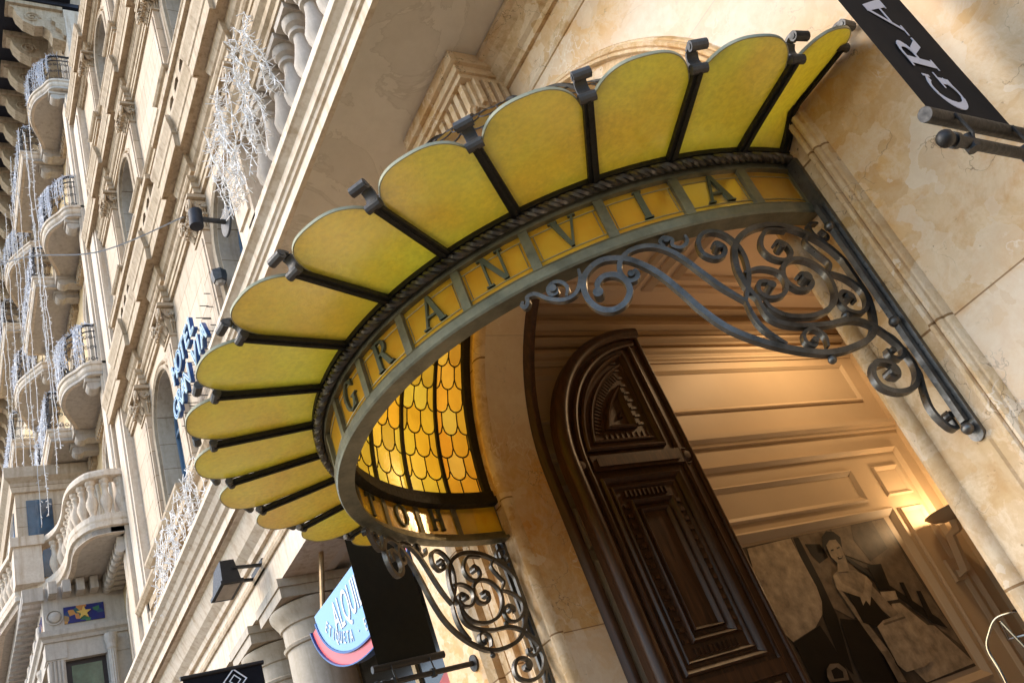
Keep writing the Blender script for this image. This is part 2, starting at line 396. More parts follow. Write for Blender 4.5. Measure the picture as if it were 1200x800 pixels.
def arch(cx, hw, z0, zs, n=20):
    return [(cx-hw, z0)]+[(cx-hw*math.cos(PI*i/n), zs+hw*math.sin(PI*i/n)) for i in range(n+1)]+[(cx+hw, z0)]
def text_mesh(txt, size, extr, font_scale=(1,1)):
    cu = bpy.data.curves.new('t', 'FONT'); cu.body = txt; cu.size = size; cu.extrude = extr; cu.align_x = 'CENTER'; cu.align_y = 'CENTER'
    ob = bpy.data.objects.new('t', cu); col.objects.link(ob)
    dg = bpy.context.evaluated_depsgraph_get(); me = bpy.data.meshes.new_from_object(ob.evaluated_get(dg))
    bpy.data.objects.remove(ob); return me
def text_obj(name, txt, size, extr, mat, mtx, parent=None, stretch=(1,1)):
    me = text_mesh(txt, size, extr); me.transform(Matrix.Diagonal((stretch[0], stretch[1], 1, 1))); me.transform(mtx)
    me.materials.clear(); me.materials.append(mat); o = bpy.data.objects.new(name, me); col.objects.link(o)
    if parent is not None: o.parent = parent; w = wloc(parent); o.location = (-w[0], -w[1], -w[2])
    return o
# ------------------------------------------------------------------ serif letters
def ring_poly(cx, cy, rx, ry, tv, th, a0, a1, n=22):
    o = []; i_ = []
    for k in range(n+1):
        a = math.radians(a0+(a1-a0)*k/n)
        o.append((cx+rx*math.cos(a), cy+ry*math.sin(a))); i_.append((cx+(rx-tv)*math.cos(a), cy+(ry-th)*math.sin(a)))
    return [[o[k], o[k+1], i_[k+1], i_[k]] for k in range(n)]
def R_(x0, y0, x1, y1): return [(x0,y0),(x1,y0),(x1,y1),(x0,y1)]
TK, TN, SF = .17, .07, .05
def sf(x, y, w=.13): return R_(x-w, y, x+w, y+SF)
GL = {
 'H': (.82, [R_(.1,0,.1+TK,1), R_(.58,0,.58+TK,1), R_(.2,.47,.65,.47+TN), sf(.185,0), sf(.185,.95), sf(.665,0), sf(.665,.95)]),
 'T': (.74, [R_(.29,0,.29+TK,1), R_(.0,.93,.74,1), R_(0,.78,.05,.96), R_(.69,.78,.74,.96), sf(.375,0)]),
 'E': (.68, [R_(.1,0,.1+TK,1), R_(.1,0,.64,TN), R_(.1,.93,.62,1), R_(.2,.48,.5,.48+TN), R_(.6,.0,.65,.22), R_(.57,.78,.62,1), R_(.46,.4,.5,.63), sf(.14,0,.12), sf(.14,.95,.12)]),
 'L': (.66, [R_(.1,0,.1+TK,1), R_(.1,0,.62,TN), R_(.58,0,.63,.25), sf(.185,.95), sf(.14,0,.12)]),
 'I': (.4, [R_(.115,0,.115+TK,1), sf(.2,0), sf(.2,.95)]),
 'O': (.88, ring_poly(.44,.5,.42,.52,TK,TN,0,360,32)),
 'G': (.86, ring_poly(.44,.5,.42,.52,TK,TN,40,325,28)+[R_(.62,.02,.62+.15,.42), R_(.52,.39,.88,.44), R_(.72,.72,.77,.96)]),
 'R': (.82, [R_(.1,0,.1+TK,1), sf(.185,0), sf(.14,.95,.12)]+ring_poly(.36,.74,.3,.26,.15,TN,-90,90,14)+[R_(.2,.93,.37,1), R_(.2,.48,.37,.55), [(.36,.5),(.53,.5),(.82,0),(.62,0)], sf(.74,0,.12)]),
 'A': (.84, [[(.38,1),(.46,1),(.14,0),(.07,0)], [(.36,1),(.5,1),(.82,0),(.63,0)], R_(.2,.3,.62,.3+TN), sf(.1,0,.11), sf(.73,0,.13)]),
 'N': (.86, [R_(.12,0,.12+TN,1), R_(.68,0,.68+TN,1), [(.08,1),(.26,1),(.75,0),(.6,0)], sf(.155,0,.12), sf(.1,.95,.1), sf(.715,.95,.12)]),
 'V': (.84, [[(.06,1),(.25,1),(.48,0),(.38,0)], [(.7,1),(.77,1),(.47,0),(.4,0)], sf(.15,.95,.14), sf(.73,.95,.11)]),
}
def letter_mb(ch, mp, h, t):
    """mp(u,v,d): u right in letter heights, v up"""
    w, polys = GL[ch]; mb = MB()
    for i, p in enumerate(polys):
        d = t+(i % 7)*.0007
        mb.plate([[(a*h, b*h) for a, b in p]], mp, -d/2, d/2)
    return mb, w*h

# ================================================================== SETTING
g = MB(); g.add([(-400,-400,-.12),(400,-400,-.12),(400,400,-.12),(-400,400,-.12)], [(0,1,2,3)])
tag(g.build('ground', M['asphalt']), kind='structure')
g = MB(); g.box((-80,-5.2,-.12),(60,9.2,0)); tag(g.build('pavement', M['pavement']), kind='structure')

# ================================================================== HOTEL BUILDING
CX = -3.435
hotel = empty('hotel_building', (-7, 0, 0), 'cream stone hotel facade with arched windows, cornices and the arched doorway', 'building')
def hp(mb, name, mat, smooth=False, parent=None, **k): return mb.build(name, M[mat], parent or hotel, smooth, **k)
SP = 3.95; RI = 1.40
BAYS = [-13.0, -8.35, -3.7]
# --- ground floor wall with the doorway and the shop portico
w = MB()
door_hole = arch(CX, RI, 0.0, SP, 40)
w.plate([[(-6.45, 0.0), (4.0, 0.0), (4.0, 6.3), (-16.2, 6.3), (-16.2, 5.37), (-6.45, 5.37)],
         ][:1] if False else [[(-6.45,-.0),(CX-RI-.0,-.0)]+door_hole[1:-1]+[(CX+RI,0.0),(4,0),(4,6.3),(-6.45,6.3)]], XZ, 0, .34)
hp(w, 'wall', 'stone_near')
# frieze block over the shop portico
w = MB(); w.box((-16.2, 0, 5.37), (-6.45, .5, 6.3)); hp(w, 'frieze', 'stone_white')
# upper walls with windows
def wall_up(z0, z1, holes, y, mat):
    w = MB(); w.plate([[(-16.2, z0), (4, z0), (4, z1), (-16.2, z1)]]+holes, XZ, y, y+.4); return hp(w, 'wall', mat)
wall_up(6.3, 11.2, [arch(c, .74, 7.95, 9.75, 24) for c in BAYS], .001, 'stone_facade')
wall_up(11.2, 16.1, [arch(c, .58, 13.3, 14.8, 24) for c in BAYS], .002, 'stone_facade')
wall_up(16.1, 20.6, [arch(c, .58, 17.8, 19.05, 24) for c in BAYS], .003, 'stone_facade')
w = MB(); w.box((-16.2, .42, 6.3), (-15.9, 9, 20.6)); hp(w, 'side_wall', 'stone_facade')
w = MB(); w.box((-16.2, .42, 20.3), (4, 9, 20.6)); hp(w, 'roof', 'stone_trim')
# windows: frame with pane
def window(c, hw, z0, zs, y=.3):
    f = MB()
    f.plate([arch(c, hw+.002, z0, zs, 20), arch(c, hw-.07, z0+.07, zs, 20)][0:1]+[list(reversed(arch(c, hw-.07, z0+.07, zs, 20)))], XZ, y, y+.06)
    f.box((c-.03, y-.01, z0+.05), (c+.03, y+.05, zs+hw-.05)); f.box((c-hw+.05, y-.012, zs-.03), (c+hw-.05, y+.052, zs+.03))
    f.box((c-hw+.05, y-.008, (z0+zs)/2-.02), (c+hw-.05, y+.048, (z0+zs)/2+.02))
    fo = hp(f, 'window', 'window_frame')
    p = MB(); p.plate([arch(c, hw-.02, z0+.02, zs, 20)], XZ, y+.025, y+.035); p.build('pane', M['window_glass'], fo)
    # surround moulding
    for r0, pr, yy in ((.02, .07, .05), (.13, .05, .03)):
        s = MB(); path = [(c+hw, z0)]+[(c+hw*math.cos(PI*i/24), zs+hw*math.sin(PI*i/24)) for i in range(25)]+[(c-hw, z0)]
        # left normal of path going up the right side = towards -x : use negative offsets for outside
        s.mold(path, [(-r0, .01), (-r0, -yy), (-r0-pr*.4, -yy-.02), (-r0-pr, -yy), (-r0-pr, .01)], XZ); s.build('sill' if False else 'archivolt', M['stone_trim'], fo)
for c in BAYS:
    window(c, .74, 7.95, 9.75, .27); window(c, .58, 13.3, 14.8, .34); window(c, .58, 17.8, 19.05, .34)
# cornices with break-outs over the pilasters
PIL = [c+s*1.13 for c in BAYS for s in (-1, 1)]
def jog_path(y, dep, xs=PIL, hw=.27, x0=3.9, x1=-16.2):
    pts = [(x0, y)]
    for x in sorted(xs, reverse=True):
        if x+hw > x0: continue
        pts += [(x+hw, y), (x+hw, y-dep), (x-hw, y-dep), (x-hw, y)]
    pts.append((x1, y)); return pts
def cornice(y, dep, prof, mat, name='cornice', **k):
    m = MB(); pts = jog_path(y, dep, **k); m.mold(pts, prof, XY); return hp(m, name, mat)
def prof_cornice(z, h, out):   # classical: soffit, corona, cyma, fillets ; closed
    return [(-.02, z), (.05, z), (.05, z+.1*h), (.09, z+.14*h), (.12, z+.26*h), (.13, z+.34*h), (out*.72, z+.36*h), (out*.72, z+.34*h-.012), (out*.78, z+.34*h-.012), (out*.78, z+.62*h), (out*.83, z+.64*h), (out*.85, z+.72*h), (out*.93, z+.82*h), (out, z+.9*h), (out, z+h), (-.02, z+h)]
def prof_arch(z, h, o=.09):
    return [(-.02, z), (o*.5, z), (o*.5, z+.32*h), (o*.7, z+.34*h), (o*.7, z+.68*h), (o, z+.74*h), (o*1.25, z+.88*h), (o*1.25, z+h), (-.02, z+h)]
cornice(0, .10, prof_arch(10.95, .26), 'stone_trim', 'architrave')
cornice(0, .07, prof_cornice(11.36, .78, .34), 'stone_trim')
cornice(0, .08, prof_arch(13.28, .26, .12), 'stone_trim', 'string_course')
cornice(0, .10, prof_arch(15.62, .26), 'stone_trim', 'architrave')
cornice(0, .07, prof_cornice(15.95, .55, .3), 'stone_trim')
cornice(0, .08, prof_arch(17.5, .24, .12), 'stone_trim', 'string_course')
cornice(0, .07, prof_cornice(19.9, .5, .3), 'stone_trim')
for zz in (7.3, ):
    cornice(0, .14, prof_arch(7.42, .42, .2), 'stone_trim', 'sill_course', xs=BAYS, hw=1.05)
for zz in (6.62,):
    cornice(0, .1, [(-.02, 6.62), (.1, 6.62), (.1, 6.8), (.05, 6.84), (.05, 7.3), (-.02, 7.3)], 'stone_facade', 'plinth', xs=BAYS, hw=1.0)
# pierced parapet strips under the middle-floor windows
for c in BAYS:
    p = MB(); holes = []
    x = c-1.7
    while x < c+1.65:
        holes.append([(x, 12.62), (x+.12, 12.55), (x+.24, 12.62), (x+.24, 12.86), (x+.12, 12.93), (x, 12.86)][::-1]); x += .36
    p.plate([[(c-1.85, 12.36), (c+1.85, 12.36), (c+1.85, 13.06), (c-1.85, 13.06)]]+holes, XZ, -.16, -.09)
    p.box((c-2.0, -.22, 13.06), (c+2.0, -.05, 13.16)); p.box((c-2.0, -.2, 12.26), (c+2.0, -.05, 12.36)); hp(p, 'parapet', 'stone_trim')
    d = MB(); d.box((c-1.84, -.085, 12.37), (c+1.84, -.004, 13.05)); hp(d, 'parapet_hole_shade', 'dark_room')  # black sheet stands in for the shade inside the pierced holes
# pilasters and capitals
def pilaster_mb(x, z0, z1, w=.2, pr=.1):
    m = MB(); m.box((x-w, -pr, z0), (x+w, .02, z1))
    m.box((x-w-.04, -pr-.04, z0), (x+w+.04, .019, z0+.16)); m.box((x-w-.02, -pr-.02, z0+.16), (x+w+.02, .018, z0+.24))
    m.box((x-w+.06, -pr-.018, z0+.35), (x+w-.06, -pr+.01, z1-.1)); return m
def capital_mb(x, z0, h, w=.2, pr=.1):
    m = MB()
    m.box((x-w-.02, -pr-.02, z0), (x+w+.02, .02, z0+.05)); 
    m.add([(x-w,-pr,z0+.05),(x+w,-pr,z0+.05),(x+w,.02,z0+.05),(x-w,.02,z0+.05),(x-w-.07,-pr-.09,z0+h-.1),(x+w+.07,-pr-.09,z0+h-.1),(x+w+.07,.02,z0+h-.1),(x-w-.07,.02,z0+h-.1)],
          [(0,3,2,1),(4,5,6,7),(0,1,5,4),(1,2,6,5),(2,3,7,6),(3,0,4,7)])
    m.box((x-w-.13, -pr-.15, z0+h-.09), (x+w+.13, .02, z0+h-.035)); m.box((x-w-.1, -pr-.12, z0+h-.035), (x+w+.1, .02, z0+h))
    # volutes at both corners, on the front and returning on the sides
    for sx in (-1, 1):
        cxv = x+sx*(w+.04); czv = z0+h-.2
        pts = []
        for k in range(30):
            a = k/29*2.3*2*PI; r = .095*(1-k/34); pts.append((cxv-sx*math.cos(a)*r, -pr-.13, czv+math.sin(a)*r))
        m.sweep(pts, .07, .028, up=(0,1,0)) if False else m.tube(pts, .022, 6)
        m.lathe([(.001,-pr-.16),(.03,-pr-.16),(.04,-pr-.1),(.001,-pr-.09)], (cxv,0,czv), 8, 'y')
        pts = [(cxv+sx*.03, -pr+.02+math.cos(k/20*4*PI)*.08*(1-k/26), czv+math.sin(k/20*4*PI)*.08*(1-k/26)) for k in range(20)]
        m.tube(pts, .02, 6)
    # acanthus leaves, two tiers
    for tier, (zz, hh, n) in enumerate(((z0+.06, h*.36, 3), (z0+.14, h*.5, 2))):
        for k in range(n):
            lx = x+(k-(n-1)/2)*(2*w/n)*1.05; o = -pr-.02
            for j in range(-2, 3):
                pts = [(lx+j*.012, o, zz), (lx+j*.03, o-.03, zz+hh*.45), (lx+j*.036, o-.06, zz+hh*.8-abs(j)*.02), (lx+j*.03, o-.1, zz+hh*.82-abs(j)*.03), (lx+j*.025, o-.1, zz+hh*.7-abs(j)*.03)]
                m.tube(spline(pts, 3), .016, 5, rs=[.016]*11+[.01]*2)
        for sx in (-1, 1):
            for j in range(3):
                pts = [(x+sx*(w+.01), -pr+.05+j*.04, zz), (x+sx*(w+.04), -pr+.04+j*.04, zz+hh*.5), (x+sx*(w+.09), -pr+.03+j*.04, zz+hh*.8), (x+sx*(w+.1), -pr+.03+j*.04, zz+hh*.66)]
                m.tube(spline(pts, 3), .016, 5)
    return m
first = {}
for (z0, z1, ch, w_) in ((7.86, 10.36, .58, .2), (13.5, 15.2, .42, .17), (17.7, 19.5, .4, .17)):
    base = pilaster_mb(0, z0, z1, w_); cap = capital_mb(0, z1, ch, w_)
    pm = hp(base, 'pilaster', 'stone_facade', loc=None); cm = cap.build('capital', M['stone_trim'], pm, True)
    cm.location = (0, 0, 0)
    for i, x in enumerate(sorted(PIL)):
        if i == 0: o = pm
        else:
            o = pm.copy(); col.objects.link(o); c2 = cm.copy(); col.objects.link(c2); c2.parent = o
        o.location = (x-hotel.location.x, 0, 0)
# far corner pier of the facade
b = MB(); b.box((-16.2, -.14, 6.6), (-15.55, .05, 20)); b.box((-16.1, -.17, 6.9), (-15.65, -.1, 19.8)); hp(b, 'corner_pier', 'stone_white')

# --- main cornice and frieze over the shop portico
m = MB(); m.mold([(-6.1, 0), (-16.2, 0), (-16.2, 1)], [(-.02, 5.92), (.05, 5.92), (.07, 5.98), (.16, 6.06), (.22, 6.2), (.23, 6.26), (.30, 6.27), (.30, 6.31), (.33, 6.31), (.345, 6.28), (.345, 6.40), (.39, 6.42), (.42, 6.48), (.46, 6.5), (.5, 6.56), (.56, 6.6), (.56, 6.66), (-.02, 6.67)], XY)
hp(m, 'cornice', 'stone_white')
m = MB(); m.mold([(-6.46, 0), (-16.2, 0)], [(-.02, 5.70), (.03, 5.70), (.04, 5.735), (.025, 5.77), (.025, 5.80), (-.02, 5.81)], XY); hp(m, 'frieze_moulding', 'stone_trim')
m = MB(); m.box((-6.44, .34, 0), (-6.1, .9, 5.37)); hp(m, 'pier', 'stone_near')
# portico ceiling, shop front far inside
m = MB(); m.box((-16.2, .5, 5.45), (-6.45, 2.4, 5.6)); m.box((-16.2, .5, 5.38), (-6.45, .62, 5.46)); hp(m, 'portico_ceiling', 'soffit')
m = MB(); m.box((-16.2, 1.15, 5.36), (-6.45, 1.25, 5.45)); hp(m, 'ceiling_rail', 'brass')
m = MB(); m.box((-16.2, 1.9, 0), (-6.1, 2.0, 5.45)); sf_ = hp(m, 'shop_front', 'dark_room')
m = MB()
for x in (-7.2, -9, -10.8, -12.6, -14.4): m.box((x-.05, 1.86, 0), (x+.05, 1.9, 5.4))
m.box((-16.2, 1.865, 3.3), (-6.1, 1.9, 3.42)); m.build('shop_mullion', M['brass'], sf_)

# --- doorway surround moulding
def ring_path(R, z0=0.0, n=40): return [(CX+R, z0)]+[(CX+R*math.cos(PI*i/n), SP+R*math.sin(PI*i/n)) for i in range(n+1)]+[(CX-R, z0)]
m = MB(); pr = [(0, .01), (0, -.045), (-.006, -.055), (-.022, -.055), (-.028, -.045), (-.028, -.035), (-.036, -.05), (-.05, -.055), (-.062, -.045), (-.066, -.03), (-.075, -.03), (-.085, -.02), (-.095, .01)]
m.mold(ring_path(1.755), pr, XZ); hp(m, 'door_surround', 'stone_mould', True)
m = MB(); pr = [(0.0, .012), (0, -.03), (-.012, -.05), (-.035, -.062), (-.06, -.058), (-.08, -.04), (-.085, -.022), (-.10, -.018), (-.25, -.018), (-.262, -.026), (-.285, -.026), (-.295, -.016), (-.36, -.016), (-.36, .012)]
m.mold(ring_path(1.398), pr, XZ); hp(m, 'door_architrave', 'stone_mould', True)
# wall panels beside the doorway (pilaster strips left)
m = MB()
for x, w_, p_ in ((-5.42, .05, .05), (-5.56, .04, .03), (-5.72, .07, .06)): m.box((x-w_, -p_, 0), (x+w_, .01, 5.6))
hp(m, 'jamb_strip', 'stone_mould')
# stone console over the arch
def console():
    x0, x1 = -3.93, -3.12; zt = 6.3
    m = MB(); m.box((x0, -.42, zt-.10), (x1, .01, zt-.003)); m.box((x0+.03, -.385, zt-.16), (x1-.03, .01, zt-.10)); m.box((x0+.05, -.36, zt-.2), (x1-.05, .01, zt-.16))
    c = hp(m, 'console', 'stone_mould')
    m = MB(); m.box((x0+.07, -.30, zt-.46), (x1-.07, .01, zt-.2))
    for k in range(8):
        x = x0+.1+k*(x1-x0-.24)/7.0; m.box((x-.012, -.335, zt-.43), (x+.035, -.29, zt-.2))
    for k in range(4):
        y = -.27+k*.07; m.box((x1-.08, y, zt-.43), (x1-.035, y+.035, zt-.2))
    m.build('fluting', M['stone_mould'], c)
    m = MB()
    m.lathe([(.001, x0+.11), (.15, x0+.1), (.15, x1-.1), (.001, x1-.11)], (0, -.22, zt-.52), 24, 'x')
    for xs in (x1-.095, x0+.095):
        m.tube([(xs, -.22+math.cos(k/40*5.2*PI)*.14*(1-k/44), zt-.52+math.sin(k/40*5.2*PI)*.14*(1-k/44)) for k in range(40)], .014, 6)
    m.box((x0+.12, -.2, zt-.8), (x1-.12, .01, zt-.5)); m.build('volute', M['stone_mould'], c, True)
console()
# moulding under the soffit along the wall
m = MB(); m.mold([(4, 0), (-6.1, 0)], [(-.01, 6.05), (.03, 6.05), (.03, 6.1), (.06, 6.12), (.1, 6.2), (.15, 6.24), (.19, 6.25), (.19, 6.298), (-.01, 6.298)], XY); hp(m, 'bed_moulding', 'stone_mould')
m = MB(); m.mold([(4, 0), (-6.1, 0)], [(-.01, 5.82), (.012, 5.82), (.024, 5.84), (.024, 5.9), (-.01, 5.9)], XY); hp(m, 'wall_fillet', 'stone_mould')

# --- stone balcony above the doorway
def bal_profile(): return [(.0, 6.301), (.0, 6.40), (.02, 6.405), (.03, 6.43), (.05, 6.44), (.06, 6.50), (.10, 6.53), (.12, 6.54), (.12, 6.585), (.10, 6.6), (-.06, 6.6), (-.06, 6.301)]
bal = None
m = MB(); m.box((-6.7, -1.0, 6.30), (-.2, 0, 6.59)); bal = hp(m, 'balcony_slab', 'soffit')
m = MB(); m.mold([(-.2, 0), (-.2, -1.04), (-6.7, -1.04), (-6.7, 0)], bal_profile(), XY); m.build('fascia', M['stone_white'], bal)
balu = MB(); balu.lathe([(.10,0),(.10,.05),(.062,.07),(.058,.10),(.098,.18),(.104,.24),(.075,.35),(.052,.46),(.047,.53),(.075,.54),(.078,.565),(.05,.58),(.05,.61),(.085,.63),(.1,.665),(.1,.70)], (0,0,0), 16)
balu.box((-.115,-.115,.70), (.115,.115,.77))
bme = balu.build('baluster', M['stone_grey'], bal, True)
xs = [-.6-.27*i for i in range(18)]
xs = [x for x in xs if -5.05 < x]
for i, x in enumerate(xs):
    o = bme if i == 0 else bme.copy()
    if i: col.objects.link(o)
    o.location = Vector((x, -1.02, 6.66))-wloc(bal)
m = MB(); m.box((-5.3, -1.14, 6.6), (-.3, -.9, 6.66)); m.build('balustrade_base', M['stone_white'], bal)
m = MB(); m.mold([(-.3, -1.02), (-5.3, -1.02)], [(-.14, 7.43), (.13, 7.43), (.13, 7.49), (.16, 7.51), (.16, 7.58), (.2, 7.62), (.2, 7.70), (.16, 7.74), (-.18, 7.74), (-.14, 7.6)], XY); m.build('handrail', M['stone_trim'], bal)
for x in (-5.32, ):
    m = MB(); m.box((x-.2, -1.14, 6.6), (x+.2, -.86, 7.5)); m.box((x-.25, -1.2, 7.5), (x+.25, -.8, 7.6)); m.box((x-.14, -1.16, 6.75), (x+.14, -.86, 7.4)); m.build('pedestal', M['stone_white'], bal)

# --- columns of the shop portico
def column(x, lab):
    r = .27; c = (x, .40, 0)
    e = empty('stone_column', (x, .40, 0), lab, 'column', 'columns of the shop portico')
    m = MB(); m.lathe([(.5,0),(.5,.15),(.48,.2),(.42,.25),(.41,.3),(.39,.34),(.385,1.6),(.345,4.68)], c, 48); m.build('shaft', M['column_stone'], e, True)
    m = MB(); m.lathe([(.345,4.68),(.37,4.69),(.38,4.72),(.35,4.74),(.35,4.92),(.375,4.93),(.385,4.97),(.42,5.03),(.455,5.09),(.46,5.13),(.42,5.15)], c, 48); m.build('capital', M['column_stone'], e, True)
    m = MB(); m.box((x-.45, -.05, 5.15), (x+.45, .85, 5.27)); m.box((x-.475, -.07, 5.27), (x+.475, .87, 5.365)); m.build('abacus', M['column_stone'], e)
column(-9.97, 'nearer round stone column beside the blue hanging sign'); column(-11.32, 'farther round stone column partly behind the nearer one')

# --- vestibule (part of the hotel): panelled side wall, ceiling, back wall
v = MB(); v.box((-5.1, .34, 0), (-4.9, 5.6, 5.9)); vest = hp(v, 'vestibule_wall', 'interior')
XP = -4.9
def vm(mb, name='panel_moulding', mat='interior'): return mb.build(name, M[mat], vest)
def panel(y0, y1, z0, z1, w=.035, d=.03, x=XP):
    m = MB(); path = [(y0, z0), (y0, z1), (y1, z1), (y1, z0)]
    m.mold(path, [(0, -.005), (0, d*.4), (-w*.4, d), (-w, d*.5), (-w*1.3, d*.25), (-w*1.6, -.005)], lambda a, b, h: (x+h, a, b), closed=True); return vm(m)
panel(.5, 4.4, 4.42, 4.86, .03, .025)
panel(.5, 3.62, 3.40, 3.72, .035, .025); panel(3.92, 4.3, 3.42, 3.72, .03, .025)
panel(.5, 3.86, 1.78, 3.32, .055, .04); panel(3.95, 4.3, 1.5, 3.3, .035, .03); panel(.5, 3.86, .9, 1.66, .04, .03)
panel(.45, 4.42, .8, 3.9, .03, .04)
def hmold(z, h, d, y0=.36, y1=4.62):
    m = MB(); m.mold([(y0, 0), (y1, 0)], [(0, z)], None) if False else None
    p = [(XP-.005, z), (XP+d*.4, z), (XP+d*.5, z+h*.3), (XP+d, z+h*.6), (XP+d, z+h), (XP-.005, z+h)]
    m.plate([p], lambda a, b, t: (a, t, b), y0, y1); return vm(m, 'cornice_moulding')
for z, h, d in ((4.08, .10, .06), (4.94, 0.05, 0.03), (5.0, 0.07, 0.05), (5.12, 0.06, 0.08), (5.22, 0.1, 0.12), (5.36, 0.1, 0.17)): hmold(z, h, d)
for z in (.7, .2): hmold(z, .08, .05)
c = MB(); c.box((-5.1, .34, 5.46), (4, 8, 5.9)); ceil = hp(c, 'vestibule_ceiling', 'interior_ceiling')
for (x0, x1, y0, y1, w_) in ((-4.45, -1.4, 1.9, 5.0, .08), (-4.3, -1.55, 2.08, 4.82, .05), (-4.45, -1.4, .6, 1.65, .07)):
    m = MB(); m.mold([(x0, y0), (x0, y1), (x1, y1), (x1, y0)], [(0, 5.47), (0, 5.43), (w_*.4, 5.40), (w_, 5.44), (w_, 5.47)], XY, closed=True); m.build('coffer_moulding', M['interior_ceiling'], ceil)
b = MB(); b.box((-4.9, 4.62, 0), (-4.62, 5.6, 5.46)); b.box((-4.9, 5.6, 0), (2, 5.8, 5.46)); hp(b, 'back_wall', 'interior')
b = MB(); b.box((-3.41, 2.5, 0), (-2.6, 2.9, 3.62)); b.box((-3.46, 2.46, 3.62), (-2.6, 2.94, 3.74)); b.box((-3.41, 2.52, 3.74), (-2.6, 2.88, 5.46)); hp(b, 'lobby_pier', 'interior')
b = MB(); b.box((4, .34, 0), (4.1, 8, 5.9)); b.box((-5.1, 8, 0), (4, 8.2, 5.9)); hp(b, 'lobby_wall', 'interior')
b = MB(); b.box((-5.1, .35, -.0), (4, 8, .02)); hp(b, 'lobby_floor', 'stone_grey')

# --- wooden door frame and the open arched leaf
fr = MB(); fr.mold([(CX+1.4, 0)]+[(CX+1.4*math.cos(PI*i/40), SP+1.4*math.sin(PI*i/40)) for i in range(41)]+[(CX-1.4, 0)],
     [(-.03, .342), (-.03, .42), (.035, .42), (.035, .385), (.025, .37), (.01, .36), (.0, .342)], XZ)
frame = hp(fr, 'door_frame', 'wood', True)
HY, FY, CZ = .42, 1.63, 3.92     # hinge edge, free edge, spring height
XD = -4.66
def q_outline(ins, z0, n=18, fy=None, cz=None):
    """door leaf outline inset by ins"""
    fy = FY-ins if fy is None else fy; r = (FY-HY)-ins
    cz2 = CZ
    pts = [(fy, z0), (HY+ins, z0)]
    a_end = math.acos(max(-1, min(1, (FY-fy)/r)))
    for i in range(n+1):
        a = a_end*i/n
        pts.append((FY-r*math.cos(a), cz2+r*math.sin(a)))
    return pts
L = MB(); L.plate([q_outline(0, .02)], lambda a, b, t: (t, a, b), XD-.08, XD)
leaf = hp(L, 'door', 'wood')
def dm(mb, name='moulding', smooth=False): return mb.build(name, M['wood'], leaf, smooth)
def frame_m(path, w, d, base=0, name='moulding'):
    m = MB(); m.mold(path, [(0, base-.004), (0, base+d*.6), (-w*.25, base+d), (-w*.55, base+d*.75), (-w*.8, base+d*.25), (-w, base-.004)], lambda a, b, h: (XD+h, a, b), closed=True); return dm(m, name, True)
# outer rounded stile (thick bead along the hinge side and arch)
m = MB(); r = 1.21
pth = [(XD+.0, HY+.05, .02), (XD+.0, HY+.05, CZ)]+[(XD, FY-(r-.05)*math.cos(a), CZ+(r-.05)*math.sin(a)) for a in [PI/2*i/20 for i in range(1, 21)]]
m.tube(pth, .055, 12); dm(m, 'bead', True)
m = MB(); pth2 = [(XD+.01, HY+.16, .02), (XD+.01, HY+.16, CZ)]+[(XD+.01, FY-(r-.16)*math.cos(a), CZ+(r-.16)*math.sin(a)) for a in [PI/2*i/20 for i in range(1, 20)]]
m.tube(pth2, .022, 8); dm(m, 'bead', True)
m = MB(); m.tube([(XD+.005, FY-.14, .02), (XD+.005, FY-.14, 4.95)], .02, 8); m.tube([(XD+.005, FY-.02, .02), (XD+.005, FY-.02, 5.1)], .022, 8); dm(m, 'bead', True)
def fan(ins, fyi, z0i, n=16):
    r = (FY-HY)-ins; fy = FY-fyi
    a0 = math.asin(z0i/r) if z0i < r else 0; a1 = math.acos((FY-fy)/r)
    return [(fy, CZ+z0i), (FY-r*math.cos(a0), CZ+z0i)]+[(FY-r*math.cos(a0+(a1-a0)*i/n), CZ+r*math.sin(a0+(a1-a0)*i/n)) for i in range(1, n+1)]
frame_m(fan(.21, .24, .10), .05, .035); frame_m(fan(.29, .31, .17), .035, .02)
frame_m(fan(.42, .44, .27), .05, .04); frame_m(fan(.53, .53, .37), .025, .02)
m = MB()
pp = fan(.36, .375, .22, 22)
for i in range(2, len(pp)-1):
    (a, b) = pp[i]; d = Vector((FY-a, CZ-b)).normalized()
    m.bar((XD+.003, a-d.x*.03, b-d.y*.03), (XD+.003, a+d.x*.03, b+d.y*.03), .012, .008, up=(1,0,0))
for k in range(9): y = .86+k*.052; m.box((XD-.002, y, CZ+.19), (XD+.008, y+.018, CZ+.245))
for k in range(9): z = CZ+.3+k*.07; m.box((XD-.002, FY-.405, z), (XD+.008, FY-.345, z+.02))
dm(m, 'fluting')
m = MB(); m.box((XD-.002, .62, 3.86), (XD+.03, 1.48, 3.98)); m.box((XD-.002, .66, 3.885), (XD+.045, 1.44, 3.95)); dm(m, 'lock_rail')
for y in (.53, 1.54):
    m = MB(); m.lathe([(.001, XD+.03), (.03, XD+.028), (.045, XD+.012), (.05, XD-.004)], (0, y, 3.92), 16, 'x'); m.lathe([(.055, XD-.004), (.06, XD+.01), (.068, XD+.01), (.07, XD-.004)], (0, y, 3.92), 16, 'x'); dm(m, 'rosette', True)
def rect(y0, y1, z0, z1): return [(y0, z0), (y0, z1), (y1, z1), (y1, z0)][::-1]
